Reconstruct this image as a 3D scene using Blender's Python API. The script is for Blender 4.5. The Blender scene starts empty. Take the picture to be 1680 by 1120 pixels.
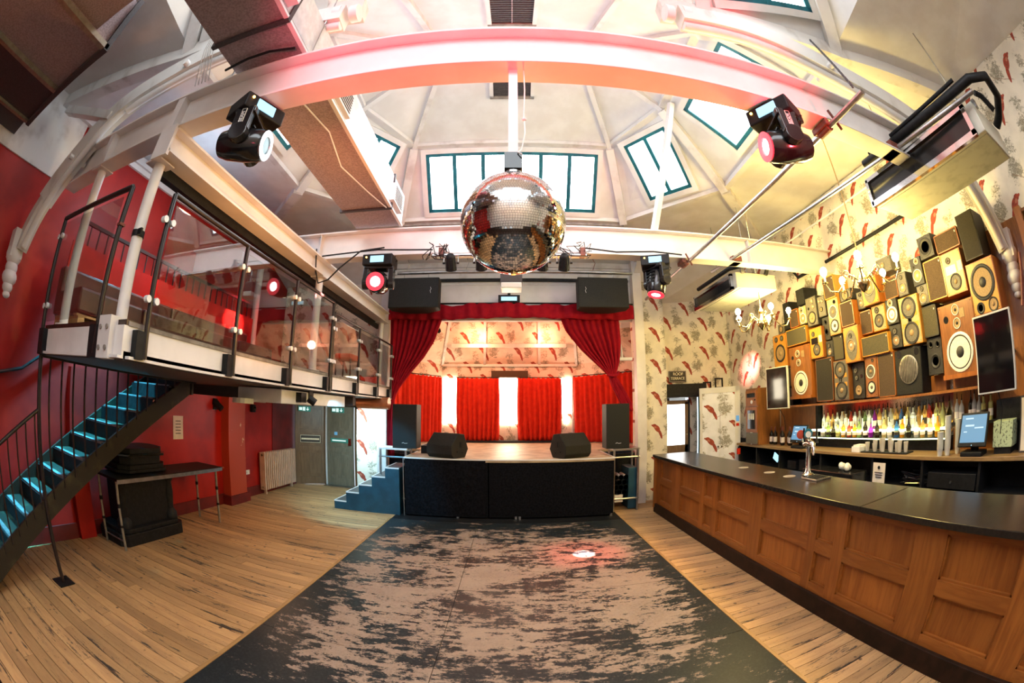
import bpy, bmesh, math, random
from mathutils import Vector, Matrix
random.seed(7)
C = bpy.context.scene.collection
SC = bpy.context.scene
R = math.radians
# ------------------------------------------------------------------ camera
cd = bpy.data.cameras.new('camera')
cam = bpy.data.objects.new('camera', cd); C.objects.link(cam)
cam.location = (0, 0, 2.0)
cam.rotation_euler = (R(90 + 9.3), 0, 0)
cd.type = 'PANO'
cd.sensor_fit = 'HORIZONTAL'; cd.sensor_width = 36.0; cd.sensor_height = 24.0
cd.lens = 15.0
try:
    cd.cycles.panorama_type = 'FISHEYE_EQUISOLID'
    cd.cycles.fisheye_lens = 36.0 * 698.0 / 1680.0
    cd.cycles.fisheye_fov = R(200)
except Exception:
    cd.panorama_type = 'FISHEYE_EQUISOLID'; cd.fisheye_lens = 36.0 * 698.0 / 1680.0; cd.fisheye_fov = R(200)
cd.clip_start = 0.01
SC.camera = cam
# ------------------------------------------------------------------ world, exposure
w = bpy.data.worlds.new('sky'); SC.world = w; w.use_nodes = True
w.node_tree.nodes['Background'].inputs[0].default_value = (0.80, 0.92, 1.0, 1)
w.node_tree.nodes['Background'].inputs[1].default_value = 1.6
SC.view_settings.view_transform = 'Standard'; SC.view_settings.look = 'None'
SC.view_settings.gamma = 1.0; SC.view_settings.use_curve_mapping = False
SC.view_settings.exposure = 0.0
SC.cycles.use_denoising = True
SC.cycles.max_bounces = 7; SC.cycles.diffuse_bounces = 4; SC.cycles.glossy_bounces = 3
SC.cycles.transmission_bounces = 4; SC.cycles.transparent_max_bounces = 8
SC.cycles.sample_clamp_indirect = 6.0
SC.cycles.caustics_reflective = False; SC.cycles.caustics_refractive = False
SKY = 13.0          # brightness of the sky seen in the roof lights

def lamp(name, kind, loc, power, col=(1,1,1), size=0.3, target=None, angle=60, blend=0.4, sizey=None):
    d = bpy.data.lights.new(name, kind); d.energy = power; d.color = col
    if kind == 'AREA':
        d.size = size
        if sizey: d.shape = 'RECTANGLE'; d.size_y = sizey
    elif kind in ('POINT', 'SPOT'): d.shadow_soft_size = size
    if kind == 'SPOT': d.spot_size = R(angle); d.spot_blend = blend
    o = bpy.data.objects.new(name, d); C.objects.link(o); o.location = loc
    if target is not None:
        o.rotation_euler = (Vector(target) - Vector(loc)).to_track_quat('-Z', 'Y').to_euler()
    return o
# general light of the room: area lamp for unseen near roof lights, lamps, added fills
lamp('near_skylight', 'AREA', (0, -1.2, 5.6), 300, (0.86, 0.94, 1.0), 4.2, (0, 1.2, 0), sizey=2.6)
lamp('bar_lamp_light', 'POINT', (3.6, 2.98, 3.42), 290, (1.0, 0.72, 0.20), 0.25)
lamp('bar_lamp_far_light', 'POINT', (3.75, 5.35, 3.45), 210, (1.0, 0.72, 0.20), 0.25)
lamp('bar_shelf_light', 'AREA', (4.9, 4.2, 1.42), 22, (0.95, 1.0, 0.45), 2.8, (4.95, 4.2, 3.0), sizey=0.12)
lamp('red_balcony_light', 'SPOT', (-3.3, 7.2, 4.2), 160, (1.0, 0.03, 0.04), 0.15, (-5.0, 6.4, 2.6), 80, 0.6)
lamp('red_balcony_wash', 'SPOT', (-3.2, 4.4, 4.3), 130, (1.0, 0.08, 0.08), 0.2, (-5.0, 4.4, 2.5), 78, 0.6)
lamp('red_balcony_wash_near', 'SPOT', (-3.2, 2.6, 4.2), 50, (1.0, 0.16, 0.14), 0.2, (-5.0, 2.9, 2.7), 78, 0.6)
lamp('cyan_stair_light', 'SPOT', (-4.76, -0.1, 2.3), 420, (0.06, 0.66, 1.0), 0.05, (-4.76, 1.15, 0.45), 30, 0.4)
lamp('cyan_stair_near', 'SPOT', (-4.80, 3.0, 4.5), 5200, (0.06, 0.66, 1.0), 0.10, (-4.80, 2.9, 1.3), 56, 0.6)
lamp('cyan_door_light', 'AREA', (-3.1, 8.05, 1.9), 40, (0.62, 0.92, 1.0), 0.25, (-3.15, 8.62, 1.2))
lamp('cyan_step_light', 'SPOT', (-2.5, 5.6, 2.05), 260, (0.10, 0.62, 1.0), 0.1, (-2.7, 7.6, 0.5), 70)
lamp('under_balcony_light', 'POINT', (-3.9, 5.9, 1.95), 34, (1.0, 0.55, 0.30), 0.12)
lamp('stage_warm_left', 'POINT', (-0.9, 11.0, 3.7), 60, (1.0, 0.34, 0.16), 0.12)
lamp('stage_warm_right', 'POINT', (0.85, 11.0, 3.7), 60, (1.0, 0.30, 0.16), 0.12)
lamp('roof_terrace_daylight', 'AREA', (3.65, 9.25, 1.55), 46, (1.0, 0.97, 0.92), 0.6, (3.2, 6.0, 0.9), sizey=1.2)
lamp('red_head_beam', 'SPOT', (1.80, 5.02, 3.36), 800, (1.0, 0.05, 0.07), 0.05, (0.97, 5.51, 0), 24, 1.0)
lamp('white_head_spot', 'SPOT', (1.80, 5.02, 3.36), 9000, (1.0, 0.66, 0.68), 0.015, (0.97, 5.51, 0), 5.2, 0.35)
lamp('far_red_head', 'SPOT', (-1.90, 4.62, 3.50), 9500, (1.0, 0.30, 0.26), 0.03, (-4.56, 5.65, 3.22), 13, 0.7)
lamp('far_right_head', 'SPOT', (1.82, 4.95, 3.38), 70, (1.0, 0.25, 0.2), 0.08, (1.2, 5.2, 0.0), 50, 0.9)
lamp('red_beam_wash', 'SPOT', (2.4, 0.2, 2.9), 620, (1.0, 0.05, 0.07), 0.12, (1.3, 1.8, 4.25), 62, 0.8)
lamp('red_beam_wash_left', 'SPOT', (-1.0, 0.1, 3.0), 300, (1.0, 0.08, 0.16), 0.12, (-0.6, 1.8, 4.25), 70, 0.8)
lamp('roof_fill', 'POINT', (1.2, 3.6, 4.5), 48, (0.95, 0.93, 1.0), 0.4)  # added fill to brighten the roof panels, no fixture hangs here
lamp('roof_fill_left', 'POINT', (-0.9, 3.6, 4.6), 44, (0.85, 0.90, 1.0), 0.4)  # second added roof fill, also without a fixture
lamp('ceiling_fill_left', 'POINT', (-3.9, 3.4, 4.5), 30, (0.60, 0.78, 1.0), 0.3)  # bluish fill added to lift the balcony-side ceiling
lamp('amber_beam_fill', 'SPOT', (0.5, 7.9, 1.4), 1900, (1.0, 0.42, 0.10), 0.1, (0.0, 1.85, 3.93), 50, 0.8)  # added for the warm floor bounce under the beam, no such stage lamp
lamp('amber_rail_spot', 'SPOT', (-1.2, 3.2, 2.6), 130, (1.0, 0.42, 0.12), 0.1, (-2.6, 3.6, 3.7), 110, 0.8)

# ------------------------------------------------------------------ materials
class NT:
    def __init__(s, name):
        s.m = bpy.data.materials.new(name); s.m.use_nodes = True
        s.t = s.m.node_tree; s.n = s.t.nodes; s.b = s.n['Principled BSDF']
    def new(s, ty, **k):
        x = s.n.new(ty)
        for a, b in k.items(): setattr(x, a, b)
        return x
    def link(s, a, b): s.t.links.new(a, b)
    def put(s, sock, v):
        if hasattr(v, 'links') or isinstance(v, bpy.types.NodeSocket): s.link(v, sock)
        else: sock.default_value = v
    def math(s, op, a, b=None, c=None):
        x = s.new('ShaderNodeMath', operation=op); s.put(x.inputs[0], a)
        if b is not None: s.put(x.inputs[1], b)
        if c is not None: s.put(x.inputs[2], c)
        return x.outputs[0]
    def mix(s, f, a, b):
        x = s.new('ShaderNodeMix', data_type='RGBA'); s.put(x.inputs[0], f)
        for i, v in ((6, a), (7, b)):
            if isinstance(v, tuple): v = v if len(v) == 4 else v + (1,)
            s.put(x.inputs[i], v)
        return x.outputs[2]
    def coords(s, kind='Object', scale=(1,1,1), rot=(0,0,0)):
        t = s.new('ShaderNodeTexCoord'); m = s.new('ShaderNodeMapping')
        s.link(t.outputs[kind], m.inputs[0]); m.inputs[3].default_value = scale; m.inputs[2].default_value = rot
        return m.outputs[0]
    def noise(s, vec, scale, detail=4, rough=0.55, dist=0):
        x = s.new('ShaderNodeTexNoise'); s.link(vec, x.inputs['Vector']); x.inputs['Scale'].default_value = scale
        x.inputs['Detail'].default_value = detail; x.inputs['Roughness'].default_value = rough
        x.inputs['Distortion'].default_value = dist
        return x.outputs['Fac']
    def ramp(s, f, a, b, ca=0.0, cb=1.0):
        x = s.new('ShaderNodeMapRange', interpolation_type='SMOOTHSTEP'); s.put(x.inputs[0], f)
        x.inputs[1].default_value = a; x.inputs[2].default_value = b; x.inputs[3].default_value = ca; x.inputs[4].default_value = cb
        return x.outputs[0]
    def bump(s, h, strength=0.2, dist=0.01):
        x = s.new('ShaderNodeBump'); x.inputs['Strength'].default_value = strength; x.inputs['Distance'].default_value = dist
        s.link(h, x.inputs['Height']); s.link(x.outputs[0], s.b.inputs['Normal'])
    def rnd(s): return s.new('ShaderNodeObjectInfo').outputs['Random']

def pm(name, c1, c2=None, scale=8, rough=0.6, metal=0.0, stretch=(1,1,1), bump=0.1, detail=4, lo=0.35, hi=0.65, spec=0.5, var=0.0):
    k = NT(name); c2 = c2 or tuple(x * 0.75 for x in c1)
    v = k.coords('Object', stretch); n = k.noise(v, scale, detail)
    col = k.mix(k.ramp(n, lo, hi), c1, c2)
    if var:
        x = k.new('ShaderNodeHueSaturation'); k.link(col, x.inputs['Color'])
        k.link(k.ramp(k.rnd(), 0, 1, 1 - var, 1 + var), x.inputs['Value']); col = x.outputs[0]
    k.link(col, k.b.inputs['Base Color'])
    k.b.inputs['Roughness'].default_value = rough; k.b.inputs['Metallic'].default_value = metal
    k.b.inputs['Specular IOR Level'].default_value = spec
    if bump: k.bump(n, bump, 0.004)
    return k.m

def em(name, col, strength, base=(0.8,0.8,0.8)):
    k = NT(name); v = k.coords('Object'); n = k.noise(v, 3, 2)
    k.link(k.mix(k.ramp(n, 0.3, 0.7), col, tuple(c * 0.96 for c in col)), k.b.inputs['Emission Color'])
    k.b.inputs['Emission Strength'].default_value = strength
    k.b.inputs['Base Color'].default_value = (0.04, 0.04, 0.04, 1); k.b.inputs['Roughness'].default_value = 0.6
    return k.m

def wood(name, c1, c2, axis='Z', scale=6, rough=0.4, var=0.12, bump=0.08, coat=0.0):
    k = NT(name)
    st = {'X': (0.12, 1, 1), 'Y': (1, 0.12, 1), 'Z': (1, 1, 0.12)}[axis]
    v = k.coords('Object', tuple(a * scale for a in st))
    r = k.rnd(); x = k.new('ShaderNodeVectorMath', operation='ADD'); k.link(v, x.inputs[0])
    cmb = k.new('ShaderNodeCombineXYZ'); k.link(k.math('MULTIPLY', r, 37.0), cmb.inputs[0]); k.link(k.math('MULTIPLY', r, 11.0), cmb.inputs[2])
    k.link(cmb.outputs[0], x.inputs[1]); v = x.outputs[0]
    n = k.noise(v, 5.0, 6, 0.6, 1.2); n2 = k.noise(v, 1.1, 3)
    f = k.math('ADD', k.math('MULTIPLY', n, 0.6), k.math('MULTIPLY', n2, 0.4))
    col = k.mix(k.ramp(f, 0.36, 0.62), c1, c2)
    h = k.new('ShaderNodeHueSaturation'); k.link(col, h.inputs['Color']); k.link(k.ramp(r, 0, 1, 1 - var, 1 + var), h.inputs['Value'])
    k.link(h.outputs[0], k.b.inputs['Base Color']); k.b.inputs['Roughness'].default_value = rough
    k.b.inputs['Coat Weight'].default_value = coat
    if bump: k.bump(n, bump, 0.003)
    return k.m

def wallpaper(name, ax, base=(0.80, 0.74, 0.62), scale=1.0):
    """cream paper printed with red-brown parrots on grey-green branches; ax: the two object axes of the wall"""
    k = NT(name); t = k.new('ShaderNodeTexCoord'); sp = k.new('ShaderNodeSeparateXYZ'); k.link(t.outputs['Object'], sp.inputs[0])
    vec = t.outputs['Object']
    wob = k.noise(vec, 9, 4, 0.7)
    U = k.math('MULTIPLY', sp.outputs[ax[0]], scale); V = k.math('MULTIPLY', sp.outputs[ax[1]], scale)
    A, B = 0.96, 0.69
    wb = k.math('MULTIPLY', k.math('SUBTRACT', wob, 0.5), 0.30); wb2 = k.math('MULTIPLY', k.math('SUBTRACT', k.noise(vec, 13, 3, 0.6), 0.5), 0.36)
    def bird(ou, ov):
        u = k.math('WRAP', k.math('SUBTRACT', U, ou), A / 2, -A / 2)
        v = k.math('WRAP', k.math('SUBTRACT', V, ov), B / 2, -B / 2)
        ca, sa = math.cos(R(-55)), math.sin(R(-55))      # a runs from the head (upper left) to the tail (lower right)
        a = k.math('ADD', k.math('MULTIPLY', u, ca), k.math('MULTIPLY', v, sa))
        b = k.math('SUBTRACT', k.math('MULTIPLY', v, ca), k.math('MULTIPLY', u, sa))
        b = k.math('ADD', b, k.math('MULTIPLY', k.math('MULTIPLY', a, a), 0.9))
        def ell(cx, cy, rx, ry):
            p = k.math('DIVIDE', k.math('SUBTRACT', a, cx), rx); q = k.math('DIVIDE', k.math('SUBTRACT', b, cy), ry)
            return k.math('ADD', k.math('MULTIPLY', p, p), k.math('MULTIPLY', q, q))
        d = k.math('MINIMUM', k.math('MINIMUM', ell(-0.03, 0.0, 0.090, 0.052), ell(-0.115, -0.004, 0.042, 0.042)),
                   k.math('MINIMUM', ell(0.10, 0.006, 0.12, 0.030), ell(-0.150, -0.030, 0.022, 0.018)))
        m = k.ramp(d, 0.9, 1.15, 1, 0)
        belly = k.ramp(ell(-0.075, -0.012, 0.030, 0.020), 0.7, 1.2, 1, 0)
        # twig under the tail, wandering to the lower right
        br = k.math('ABSOLUTE', k.math('ADD', k.math('SUBTRACT', k.math('ADD', v, 0.16), k.math('MULTIPLY', k.math('SUBTRACT', u, 0.08), 0.55)), k.math('MULTIPLY', wb, 0.12)))
        brm = k.math('MULTIPLY', k.ramp(br, 0.004, 0.009, 0.8, 0), k.ramp(k.math('ABSOLUTE', k.math('SUBTRACT', u, 0.18)), 0.13, 0.17, 1, 0))
        uu = k.math('ADD', u, wb); vv = k.math('ADD', v, wb2)
        def blob(cx, cy, rx, ry):
            p = k.math('DIVIDE', k.math('SUBTRACT', uu, cx), rx); q = k.math('DIVIDE', k.math('SUBTRACT', vv, cy), ry)
            return k.ramp(k.math('ADD', k.math('MULTIPLY', p, p), k.math('MULTIPLY', q, q)), 0.05, 1.2, 1, 0)
        cl = k.math('MAXIMUM', blob(0.25, 0.02, 0.15, 0.16), k.math('MULTIPLY', blob(-0.27, -0.08, 0.12, 0.11), 0.7))
        return m, belly, brm, cl
    m1, s1, b1, c1 = bird(0.20, 0.15); m2, s2, b2, c2 = bird(0.20 + A / 2, 0.15 + B / 2)
    lf = k.noise(vec, 34, 4, 0.75, 1.2); fine = k.noise(vec, 90, 2, 0.6)
    cl = k.math('MAXIMUM', c1, c2)
    leaf = k.ramp(k.math('ADD', lf, k.math('MULTIPLY', cl, 0.22)), 0.59, 0.68)
    leaf = k.math('MULTIPLY', leaf, k.ramp(cl, 0.0, 0.45, 0.12, 0.9))
    leaf = k.math('MULTIPLY', leaf, k.ramp(fine, 0.3, 0.6, 0.5, 1.0))
    soft = k.noise(vec, 4, 4, 0.6)
    basec = k.mix(k.ramp(soft, 0.35, 0.65), base, tuple(x * 0.88 for x in base))
    basec = k.mix(k.math('MULTIPLY', cl, 0.25), basec, (0.50, 0.47, 0.36))
    col = k.mix(leaf, basec, (0.17, 0.15, 0.10))
    col = k.mix(k.math('MULTIPLY', k.math('MAXIMUM', b1, b2), 0.8), col, (0.26, 0.15, 0.09))
    birdc = k.mix(k.ramp(lf, 0.40, 0.60), (0.42, 0.075, 0.040), (0.22, 0.05, 0.035))
    birdc = k.mix(k.math('MULTIPLY', k.math('MAXIMUM', s1, s2), 0.5), birdc, (0.60, 0.30, 0.18))
    col = k.mix(k.math('MAXIMUM', m1, m2), col, birdc)
    k.link(col, k.b.inputs['Base Color']); k.b.inputs['Roughness'].default_value = 0.75; k.b.inputs['Specular IOR Level'].default_value = 0.2
    return k.m

M = {}
M['white'] = pm('white_paint', (0.74, 0.73, 0.72), (0.66, 0.64, 0.62), 2.5, 0.55, bump=0.03, detail=6)
M['whitedirty'] = pm('aged_white_paint', (0.70, 0.68, 0.66), (0.50, 0.46, 0.43), 3.0, 0.6, bump=0.08, detail=8, lo=0.48, hi=0.74)
M['beam'] = pm('beam_white_paint', (0.74, 0.70, 0.68), (0.64, 0.60, 0.58), 2.0, 0.45, bump=0.05)
M['timber'] = pm('painted_timber', (0.66, 0.64, 0.61), (0.42, 0.38, 0.34), 4.0, 0.55, stretch=(1,1,0.5), bump=0.15, detail=8, lo=0.5, hi=0.78)
M['red'] = pm('red_wall_paint', (0.40, 0.016, 0.012), (0.28, 0.010, 0.009), 2.0, 0.38, bump=0.04, spec=0.3)
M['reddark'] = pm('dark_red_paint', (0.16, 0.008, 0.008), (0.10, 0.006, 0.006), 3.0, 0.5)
M['peel'] = pm('peeling_orange_red_paint', (0.42, 0.05, 0.02), (0.62, 0.38, 0.22), 5.0, 0.5, lo=0.66, hi=0.69, detail=8)
M['redvel'] = pm('red_velvet', (0.33, 0.008, 0.018), (0.27, 0.006, 0.015), 8, 0.85, spec=0.1, bump=0.05)
M['redcur'] = pm('bright_red_curtain', (0.62, 0.034, 0.014), (0.54, 0.026, 0.012), 8, 0.85, spec=0.1, bump=0.05)
M['black'] = pm('black_paint', (0.008, 0.008, 0.009), (0.014, 0.014, 0.015), 20, 0.5, bump=0.05, spec=0.18)
M['blackgloss'] = pm('gloss_black', (0.010, 0.010, 0.011), (0.014, 0.014, 0.015), 6, 0.15, bump=0)
M['blackmetal'] = pm('black_painted_steel', (0.014, 0.010, 0.010), (0.022, 0.014, 0.014), 12, 0.28, bump=0.05, spec=0.35)
M['cloth_black'] = pm('black_cloth', (0.005, 0.005, 0.006), (0.009, 0.009, 0.011), 30, 1.0, spec=0.0)
M['carpetbox'] = pm('black_textured_cabinet_paint', (0.014, 0.014, 0.012), (0.026, 0.025, 0.021), 90, 0.6, bump=0.5, spec=0.2)
M['grillebk'] = pm('black_steel_grille', (0.008, 0.009, 0.009), (0.026, 0.026, 0.025), 160, 0.5, bump=0.6, spec=0.15)
M['grillebr'] = pm('brown_speaker_cloth', (0.085, 0.052, 0.026), (0.050, 0.030, 0.016), 120, 0.9, bump=0.4)
M['grilleol'] = pm('olive_speaker_cloth', (0.090, 0.075, 0.040), (0.055, 0.048, 0.026), 120, 0.9, bump=0.4)
M['grilledk'] = pm('dark_speaker_cloth', (0.030, 0.024, 0.016), (0.018, 0.015, 0.011), 120, 0.9, bump=0.4)
M['chrome'] = pm('chrome', (0.75, 0.75, 0.76), (0.62, 0.62, 0.64), 5, 0.12, 1.0, bump=0)
M['steel'] = pm('brushed_steel', (0.50, 0.50, 0.50), (0.38, 0.38, 0.38), 10, 0.32, 1.0, bump=0.05)
M['galv'] = pm('galvanised_duct', (0.36, 0.28, 0.29), (0.25, 0.19, 0.20), 60, 0.6, 0.1, bump=0.12)
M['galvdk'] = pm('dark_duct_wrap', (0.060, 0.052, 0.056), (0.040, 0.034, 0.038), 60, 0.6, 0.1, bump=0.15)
M['galvlit'] = pm('lit_side_duct_steel', (0.62, 0.66, 0.68), (0.50, 0.54, 0.56), 10, 0.4, 0.3, bump=0.05)  # brighter tone holds the light falling on the duct's side face
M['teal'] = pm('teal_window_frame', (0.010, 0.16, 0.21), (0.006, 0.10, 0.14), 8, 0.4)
M['bluestep'] = pm('worn_blue_paint', (0.008, 0.060, 0.095), (0.005, 0.040, 0.065), 5, 0.45, detail=8)
M['steptop'] = pm('dark_step_top', (0.05, 0.05, 0.055), (0.09, 0.085, 0.08), 8, 0.5)
M['treadedge'] = pm('stair_tread_metal', (0.30, 0.32, 0.33), (0.20, 0.21, 0.22), 12, 0.3, 0.4)
M['stringer'] = pm('dark_stringer_steel', (0.022, 0.018, 0.013), (0.05, 0.042, 0.024), 5, 0.45, lo=0.5, hi=0.7, spec=0.25)
M['oak'] = wood('bar_front_oak', (0.37, 0.125, 0.022), (0.24, 0.072, 0.012), 'Z', 3, 0.36, 0.10)
M['oakx'] = wood('bar_rail_oak', (0.35, 0.120, 0.022), (0.23, 0.070, 0.012), 'Y', 3, 0.36, 0.08)
M['plinth'] = pm('dark_plinth', (0.014, 0.007, 0.004), (0.026, 0.012, 0.007), 8, 0.5, spec=0.2)
M['counter'] = pm('dark_bar_top', (0.026, 0.019, 0.013), (0.018, 0.014, 0.010), 40, 0.26, bump=0.03, spec=0.28)
M['backctr'] = wood('back_counter_wood', (0.34, 0.22, 0.10), (0.22, 0.13, 0.055), 'Y', 5, 0.3, 0.0)
M['doorwood'] = wood('old_pine_door', (0.20, 0.120, 0.060), (0.13, 0.072, 0.034), 'Z', 5, 0.45, 0.05)
M['doorgrey'] = wood('grey_stained_door', (0.22, 0.19, 0.13), (0.15, 0.13, 0.09), 'Z', 5, 0.45, 0.05)
M['spgold'] = wood('golden_teak_veneer', (0.62, 0.30, 0.040), (0.50, 0.21, 0.025), 'Z', 6, 0.35, 0.08, 0.03)
M['spbrown'] = wood('walnut_veneer', (0.30, 0.115, 0.030), (0.18, 0.066, 0.018), 'Z', 6, 0.32, 0.08, 0.03)
M['spside'] = wood('teak_side', (0.42, 0.14, 0.024), (0.28, 0.085, 0.015), 'Z', 6, 0.35, 0.08, 0.03)
M['spgrey'] = pm('grey_baffle', (0.15, 0.135, 0.10), (0.11, 0.10, 0.075), 60, 0.5)
M['spbeige'] = pm('beige_baffle', (0.40, 0.30, 0.15), (0.33, 0.25, 0.12), 40, 0.5)
M['spblack'] = pm('black_ash', (0.030, 0.028, 0.022), (0.020, 0.018, 0.014), 40, 0.5)
M['cone_dark'] = pm('dark_cone_paper', (0.12, 0.105, 0.08), (0.08, 0.07, 0.052), 60, 0.6)
M['cone_tan'] = pm('tan_cone_paper', (0.34, 0.22, 0.10), (0.26, 0.17, 0.08), 60, 0.7)
M['cone_white'] = pm('white_cone_paper', (0.80, 0.74, 0.60), (0.68, 0.62, 0.50), 50, 0.7)
M['ring_white'] = pm('white_ring', (0.80, 0.78, 0.70), (0.7, 0.68, 0.6), 20, 0.4)
M['ring_metal'] = pm('cast_metal_ring', (0.36, 0.34, 0.28), (0.28, 0.26, 0.22), 20, 0.35, 0.6)
M['rubber'] = pm('rubber_surround', (0.014, 0.013, 0.012), (0.022, 0.02, 0.018), 50, 0.55)
M['tvscreen'] = pm('dark_screen', (0.004, 0.004, 0.005), (0.005, 0.005, 0.006), 3, 0.06, bump=0)
M['tvframe'] = pm('pale_screen_frame', (0.62, 0.60, 0.52), (0.55, 0.53, 0.47), 10, 0.3)
M['leather'] = pm('brown_leather', (0.055, 0.022, 0.014), (0.030, 0.012, 0.008), 9, 0.34, bump=0.5, detail=6)
M['pallet'] = wood('pallet_pine', (0.46, 0.27, 0.10), (0.32, 0.17, 0.06), 'Y', 5, 0.6, 0.15)
M['rad'] = pm('cream_radiator_enamel', (0.62, 0.44, 0.34), (0.52, 0.36, 0.27), 6, 0.35)
M['copper'] = pm('copper_duct', (0.55, 0.22, 0.10), (0.42, 0.16, 0.08), 6, 0.35, 0.5)
M['paper'] = pm('paper', (0.78, 0.70, 0.62), (0.70, 0.63, 0.55), 10, 0.7)
M['plastic'] = pm('white_plastic', (0.75, 0.75, 0.74), (0.68, 0.68, 0.67), 6, 0.35)
M['ac'] = pm('cream_unit_case', (0.62, 0.60, 0.50), (0.52, 0.50, 0.42), 3, 0.4)
M['acdirty'] = pm('dusty_unit_underside', (0.50, 0.50, 0.40), (0.38, 0.38, 0.30), 5, 0.5, lo=0.45, hi=0.7, detail=8)
M['ironred'] = pm('rusty_clamp', (0.20, 0.05, 0.03), (0.12, 0.03, 0.02), 20, 0.6)
M['bulb'] = em('warm_bulb', (1.0, 0.86, 0.50), 60)
M['brass'] = pm('pale_brass', (0.72, 0.58, 0.30), (0.58, 0.44, 0.2), 8, 0.22, 1.0)
M['lens_red'] = em('red_lens', (1.0, 0.02, 0.05), 1.8)
M['redbody'] = pm('red_tinted_black', (0.05, 0.002, 0.004), (0.08, 0.003, 0.006), 6, 0.3)
M['tin'] = pm('polished_tin', (0.80, 0.76, 0.68), (0.70, 0.66, 0.58), 8, 0.3, 0.45, bump=0)
M['lens_core'] = em('white_hot_lens', (1.0, 0.78, 0.78), 16)
M['lens_white'] = em('cool_lens', (0.55, 0.80, 0.88), 0.9)
M['lens_pink'] = em('pink_lens', (1.0, 0.62, 0.52), 8)
M['amberled'] = em('amber_led', (1.0, 0.45, 0.08), 14)
M['bluedisp'] = em('blue_display', (0.45, 0.80, 1.0), 1.4)
M['skyglass'] = em('sky_lit_glass', (0.90, 0.97, 1.0), SKY)
M['doorglass'] = em('daylit_glass', (1.0, 0.97, 0.93), 3.5)
M['stageglass'] = em('sunlit_stage_window', (1.0, 0.86, 0.62), 22)
M['led'] = em('shelf_light_strip', (0.96, 1.0, 0.50), 11)
M['ledback'] = em('lit_shelf_riser', (0.98, 1.0, 0.62), 3.2)
M['till'] = em('blue_till_screen', (0.10, 0.33, 0.55), 1.0)
M['tillw'] = em('pale_till_text', (0.55, 0.78, 0.90), 1.1)
M['redglow'] = em('red_lit_panel', (1.0, 0.22, 0.20), 5.5)
M['exitgreen'] = em('exit_sign_green', (0.02, 0.34, 0.26), 0.5)
M['exitwhite'] = em('exit_sign_white', (0.8, 1.0, 0.95), 1.0)
M['vent'] = pm('vent_grille', (0.10, 0.095, 0.095), (0.06, 0.055, 0.055), 30, 0.5)
M['grimy'] = pm('grimy_edge', (0.28, 0.24, 0.21), (0.18, 0.15, 0.13), 8, 0.7)
M['signblk'] = pm('black_sign_board', (0.03, 0.022, 0.014), (0.02, 0.015, 0.01), 10, 0.5)
M['chalk'] = pm('cream_lettering', (0.95, 0.88, 0.66), (0.9, 0.82, 0.6), 10, 0.6)
M['wpX'] = wallpaper('parrot_paper_cross', (0, 2)); M['wpY'] = wallpaper('parrot_paper_side', (1, 2))
M['wpdaylit'] = wallpaper('daylit_parrot_paper', (0, 2), (0.86, 0.87, 0.95))  # paler bluish base puts cool door daylight into the paper colour
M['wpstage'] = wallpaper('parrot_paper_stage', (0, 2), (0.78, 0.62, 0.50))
M['deck'] = pm('worn_stage_ply', (0.50, 0.38, 0.24), (0.34, 0.25, 0.16), 4, 0.5, detail=8)
M['deckdark'] = pm('stage_edge_shadow_paint', (0.30, 0.24, 0.17), (0.22, 0.17, 0.12), 6, 0.55)
M['cup'] = pm('cloudy_plastic', (0.75, 0.74, 0.66), (0.66, 0.65, 0.58), 8, 0.3)
M['card'] = pm('printed_card', (0.42, 0.52, 0.33), (0.12, 0.14, 0.10), 34, 0.6, lo=0.55, hi=0.60)
M['poster'] = pm('framed_print', (0.72, 0.66, 0.55), (0.75, 0.16, 0.10), 6, 0.4, lo=0.56, hi=0.60)

def floorwood():
    k = NT('bare_floorboard'); t = k.new('ShaderNodeTexCoord'); r = k.rnd()
    mp = k.new('ShaderNodeMapping'); k.link(t.outputs['Object'], mp.inputs[0]); mp.inputs[3].default_value = (0.5, 4, 4)
    x = k.new('ShaderNodeVectorMath', operation='ADD'); k.link(mp.outputs[0], x.inputs[0])
    cmb = k.new('ShaderNodeCombineXYZ'); k.link(k.math('MULTIPLY', r, 53.0), cmb.inputs[2]); k.link(k.math('MULTIPLY', r, 17.0), cmb.inputs[0]); k.link(cmb.outputs[0], x.inputs[1]); v = x.outputs[0]
    g = k.noise(v, 7, 8, 0.7, 0.4); big = k.noise(v, 1.6, 5, 0.65)
    col = k.mix(k.ramp(g, 0.3, 0.7, 0, 0.7), (0.56, 0.335, 0.150), (0.43, 0.235, 0.100))
    col = k.mix(k.ramp(big, 0.45, 0.66, 0, 0.55), col, (0.30, 0.17, 0.085))
    stain = k.noise(v, 1.9, 9, 0.8)
    col = k.mix(k.ramp(stain, 0.572, 0.60, 0, 0.95), col, (0.030, 0.026, 0.024))
    # knots and nail marks
    vo = k.new('ShaderNodeTexVoronoi'); k.link(t.outputs['Object'], vo.inputs['Vector']); vo.inputs['Scale'].default_value = 5.5
    off = k.new('ShaderNodeVectorMath', operation='ADD'); k.link(t.outputs['Object'], off.inputs[0]); k.link(cmb.outputs[0], off.inputs[1]); k.link(off.outputs[0], vo.inputs['Vector'])
    col = k.mix(k.ramp(vo.outputs['Distance'], 0.07, 0.13, 0.9, 0), col, (0.07, 0.042, 0.025))
    sc = k.noise(off.outputs[0], 36, 4, 0.7); col = k.mix(k.ramp(sc, 0.62, 0.70, 0, 0.75), col, (0.12, 0.075, 0.045))
    h = k.new('ShaderNodeHueSaturation'); k.link(col, h.inputs['Color']); k.link(k.ramp(r, 0, 1, 0.78, 1.12), h.inputs['Value'])
    k.link(h.outputs[0], k.b.inputs['Base Color']); k.b.inputs['Roughness'].default_value = 0.45; k.b.inputs['Specular IOR Level'].default_value = 0.35
    k.bump(g, 0.15, 0.003)
    return k.m
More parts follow.
